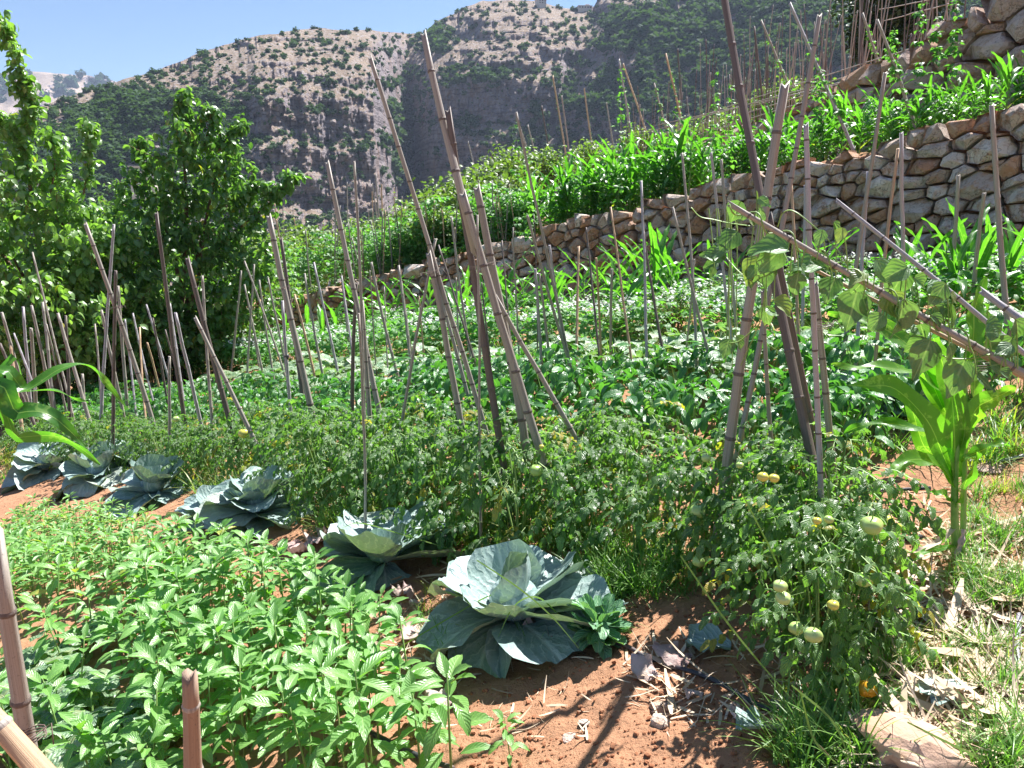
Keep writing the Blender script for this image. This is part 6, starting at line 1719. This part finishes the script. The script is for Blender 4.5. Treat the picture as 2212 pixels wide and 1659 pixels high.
rock(1236, 1592, 42, 'flat yellow-brown stone chip on the bare soil near the bottom', 'block', (1, .8, .25), 4); rock(1590, 1535, 42, 'pinkish upright stone beside the folded blue leaf', 'block', (.6, .5, 1), 5)
rock(1262, 1560, 20, 'small pale pebble above the flat yellow-brown stone chip', seed=6); rock(2140, 1012, 70, 'flat pale stone beside the grey pipe', 'block', (1, .6, .25), 7)
rock(1935, 1100, 30, 'reddish clod-like stone left of the maize foot', 'block', (1, .8, .7), 8); rock(1690, 1510, 40, 'brown stone under the folded blue leaf', 'block', (1, .8, .5), 9)
rock(410, 1312, 26, 'small stone between leafy plants', seed=10); rock(895, 1310, 22, 'small ochre stone below the second cabbage', 'block', seed=12); rock(985, 1360, 24, 'small ochre stone left of the front cabbage', 'block', seed=13)
rock(1975, 1655, 235, 'broad smooth pinkish rock slab at the bottom right corner', 'slab', (1, .62, .34), 21, .3)
rock(1930, 1640, 150, 'second hump of pink rock against the left side of the slab', 'slab', (1, .6, .4), 23, .3)
a, b_ = GN(1868, 1268), GN(2062, 1318); o = cane_obj(a + [0, 0, .02], b_ + [0, 0, .02], .014, 'canetan', 77, True, 0, lift=0); o.scale = (1, 1, .6)
tag(o, 'flattened piece of split cane lying on the straw below the maize', 'cane pole')

# ------------------------------------------------------------------ straw, clods, grass: nobody could count these
r = np.random.default_rng(77)
def scatter(n, x0, x1, y0, y1, poly=None):
    out = []
    for _ in range(n):
        sx, sy = r.uniform(x0, x1), y0 + (y1 - y0) * r.uniform() ** 0.85
        out.append(GN(sx, sy))
    return np.array(out)
STR = [leafT(1.0, w, [.6, 1, .9, .7, .3], ny=4, nx=1, curl=c, fold=0) for w, c in ((.05, .5), (.09, -.5), (.03, .9), (.14, .3))]
g = Geo()
for n_, box, lo, hi in [(1500, (1860, 2240, 1225, 1700), .03, .16), (260, (1960, 2240, 1130, 1240), .03, .1), (200, (640, 1000, 1180, 1480), .03, .12), (160, (1340, 1700, 1390, 1560), .03, .12), (130, (860, 1300, 1330, 1600), .02, .07), (150, (1860, 2100, 1060, 1220), .03, .1)]:
    pp = scatter(n_, *box)
    for k in range(4):
        q_ = pp[k::4]; m_ = len(q_)
        g.many(STR[k], mats(q_ + [0, 0, .008], r.uniform(0, 6.28, m_), r.uniform(-.12, .3, m_), r.uniform(-.5, .5, m_), r.uniform(lo, hi, m_) * r.choice([1, 1, 1.6], m_)), r.uniform(0, 1, m_))
tag(link('straw', g.mesh('straw', M['straw'])), 'dry pale straw and chopped stalks littering the red soil', 'straw', None, 'stuff')
for i, (x0, y0, x1, y1, w) in enumerate([(1985, 1320, 2100, 1352, 14), (2030, 1395, 1950, 1440, 9), (2030, 1400, 2060, 1480, 8), (2075, 1300, 2130, 1370, 8), (1900, 1500, 2050, 1445, 8), (2110, 1330, 2212, 1348, 12), (2150, 1420, 2130, 1500, 7)]):
    a, b_ = GN(x0, y0) + [0, 0, .02], GN(x1, y1) + [0, 0, .02]; T = ribbonT([a, (a + b_) / 2 + [0, 0, .012], b_], [px(w, a[1]) * q_ for q_ in (.5, 1, .8, .2)], (0, -.2, 1), nx=2, fold=.3, k=5)
    c0 = T[0].mean(0); g = Geo(); g.add((T[0] - c0, *T[1:])); o = link('dry_maize_leaf', g.mesh('dry_maize_leaf', M['straw'])); o.location = c0; tag(o, None, 'dry leaf'); later(o, 'long pale dried maize leaf on the straw', 'dried maize leaves on the straw')
g = Geo(); CL = [lumpT(i, 1, .8, (1, .8, .7), 3) for i in range(4)]
for n_, box in [(3600, (840, 1720, 1290, 1720)), (1500, (1850, 2230, 1040, 1700)), (1300, (560, 1100, 1150, 1400)), (1500, (0, 900, 1040, 1680))]:
    pp = scatter(n_, *box)
    for k in range(4):
        q_ = pp[k::4]; m_ = len(q_); g.many(CL[k], mats(q_ + [0, 0, .002], r.uniform(0, 6.28, m_), r.uniform(-.5, .5, m_), r.uniform(-.5, .5, m_), .0018 + .010 * r.uniform(0, 1, m_) ** 7), r.uniform(0, 1, m_))
tag(link('soil_clods', g.mesh('soil_clods', M['clod'], False)), 'crumbs and clods of red soil', 'soil crumbs', None, 'stuff')
g = Geo()
for n_, box, s0, s1 in [(50, (1290, 1500, 1190, 1300), .5, .95), (24, (1700, 1880, 1500, 1700), .5, 1.0), (70, (2060, 2240, 1040, 1300), .35, .65), (30, (690, 800, 1090, 1170), .6, 1.2), (30, (440, 560, 1040, 1120), .7, 1.2), (14, (2110, 2220, 1560, 1720), .4, .8), (40, (900, 1300, 1130, 1200), .7, 1.2),
        (60, (1650, 2212, 870, 1010), .7, 1.1), (140, (1000, 2212, 740, 800), .8, 1.6), (60, (500, 1000, 760, 800), .8, 1.4), (30, (1880, 2200, 1340, 1500), .3, .6), (50, (0, 300, 960, 1040), .6, 1.2), (40, (150, 900, 950, 1050), .7, 1.2), (24, (840, 1330, 1240, 1420), .3, .7)]:
    pp = scatter(n_, *box)
    for k in range(5):
        q_ = pp[k::5]; m_ = len(q_); g.many(GRASST[k], mats(q_, r.uniform(0, 6.28, m_), 0, 0, r.uniform(s0, s1, m_)), r.uniform(0, 1, m_), np.where(r.uniform(0, 1, m_) < .15, .5, .0))
tag(link('grass', g.mesh('grass', M['grass'])), 'tufts of green weedy grass between the beds', 'grass', None, 'stuff')
# long arching grass stems over the front cabbage and at the bottom right
g = Geo()
for k, pts in enumerate([[(1030, 1210), (1120, 1270), (1190, 1330), (1250, 1400)], [(1020, 1200), (870, 1155), (780, 1130), (740, 1140)], [(1210, 1330), (1160, 1290), (1110, 1310), (1070, 1390)], [(860, 1400), (970, 1335), (1050, 1290), (1090, 1280)], [(1600, 1060), (1680, 1220), (1740, 1380), (1760, 1460)], [(1470, 1200), (1560, 1330), (1640, 1430), (1720, 1520)], [(1710, 1480), (1800, 1560), (1840, 1659)], [(1730, 1500), (1760, 1600), (1820, 1660)], [(1960, 1560), (2080, 1620), (2180, 1660)]]):
    d = min(G(*pts[0])[1], G(*pts[-1])[1]) * .97; T = ribbonT([P(x, y, d - .04 * i) for i, (x, y) in enumerate(pts)], [.004, .006, .005, .001], (0, -.7, .7), nx=1, fold=0, k=6); g.add(T, None, tint=.8, age=.15)
tag(link('long_grass', g.mesh('long_grass', M['grass'])), 'long single grass stems arching over the cabbages and tomatoes', 'grass', None, 'stuff')
# feathery weeds along the wall foot
for i, (sx, sy, s) in enumerate([(1375, 740, .5), (1420, 735, .45), (1330, 745, .4), (1460, 725, .55), (1000, 720, .35), (1540, 690, .5), (1650, 650, .5), (1840, 640, .5), (1700, 660, .5), (1930, 640, .45)]):
    p = G(sx, sy); o = thing('feathery_weed', p, U(0, 6), s, shrub_proto(600 + i % 3, n=900, leaf=.045) if i < 3 else WEED[i % 3])
    if i < 3: globals().setdefault('WEED', []).append([(c.name.split('.')[0], c.data) for c in o.children])
    label_row(o, 'feathery weed at the wall foot', 'weed', 'weeds at the foot of the stone wall', '', p[0], p[1])

# ------------------------------------------------------------------ the summer haze that veils the mountain
g = Geo(); zt = float(max(MZ.max(), VF[..., 2].max())) + 30; g.add(boxT((0, 1200, (zt - 400) / 2), (7000, 4400, zt + 400)))
hz = link('haze', g.mesh('haze', M['soil'], False)); hz['kind'] = 'stuff'; hz['label'] = 'pale summer haze in the air'
hm, nt = new_mat('haze_air'); b = NB(nt); v = b.n('VolumePrincipled', {'Color': (0.62, 0.74, 1.0, 1), 'Density': 0.00012, 'Anisotropy': 0.2})
oo = nt.nodes.new('ShaderNodeOutputMaterial'); nt.links.new(v.outputs[0], oo.inputs['Volume'])
hz.data.materials.clear(); hz.data.materials.append(hm)
settle_labels()
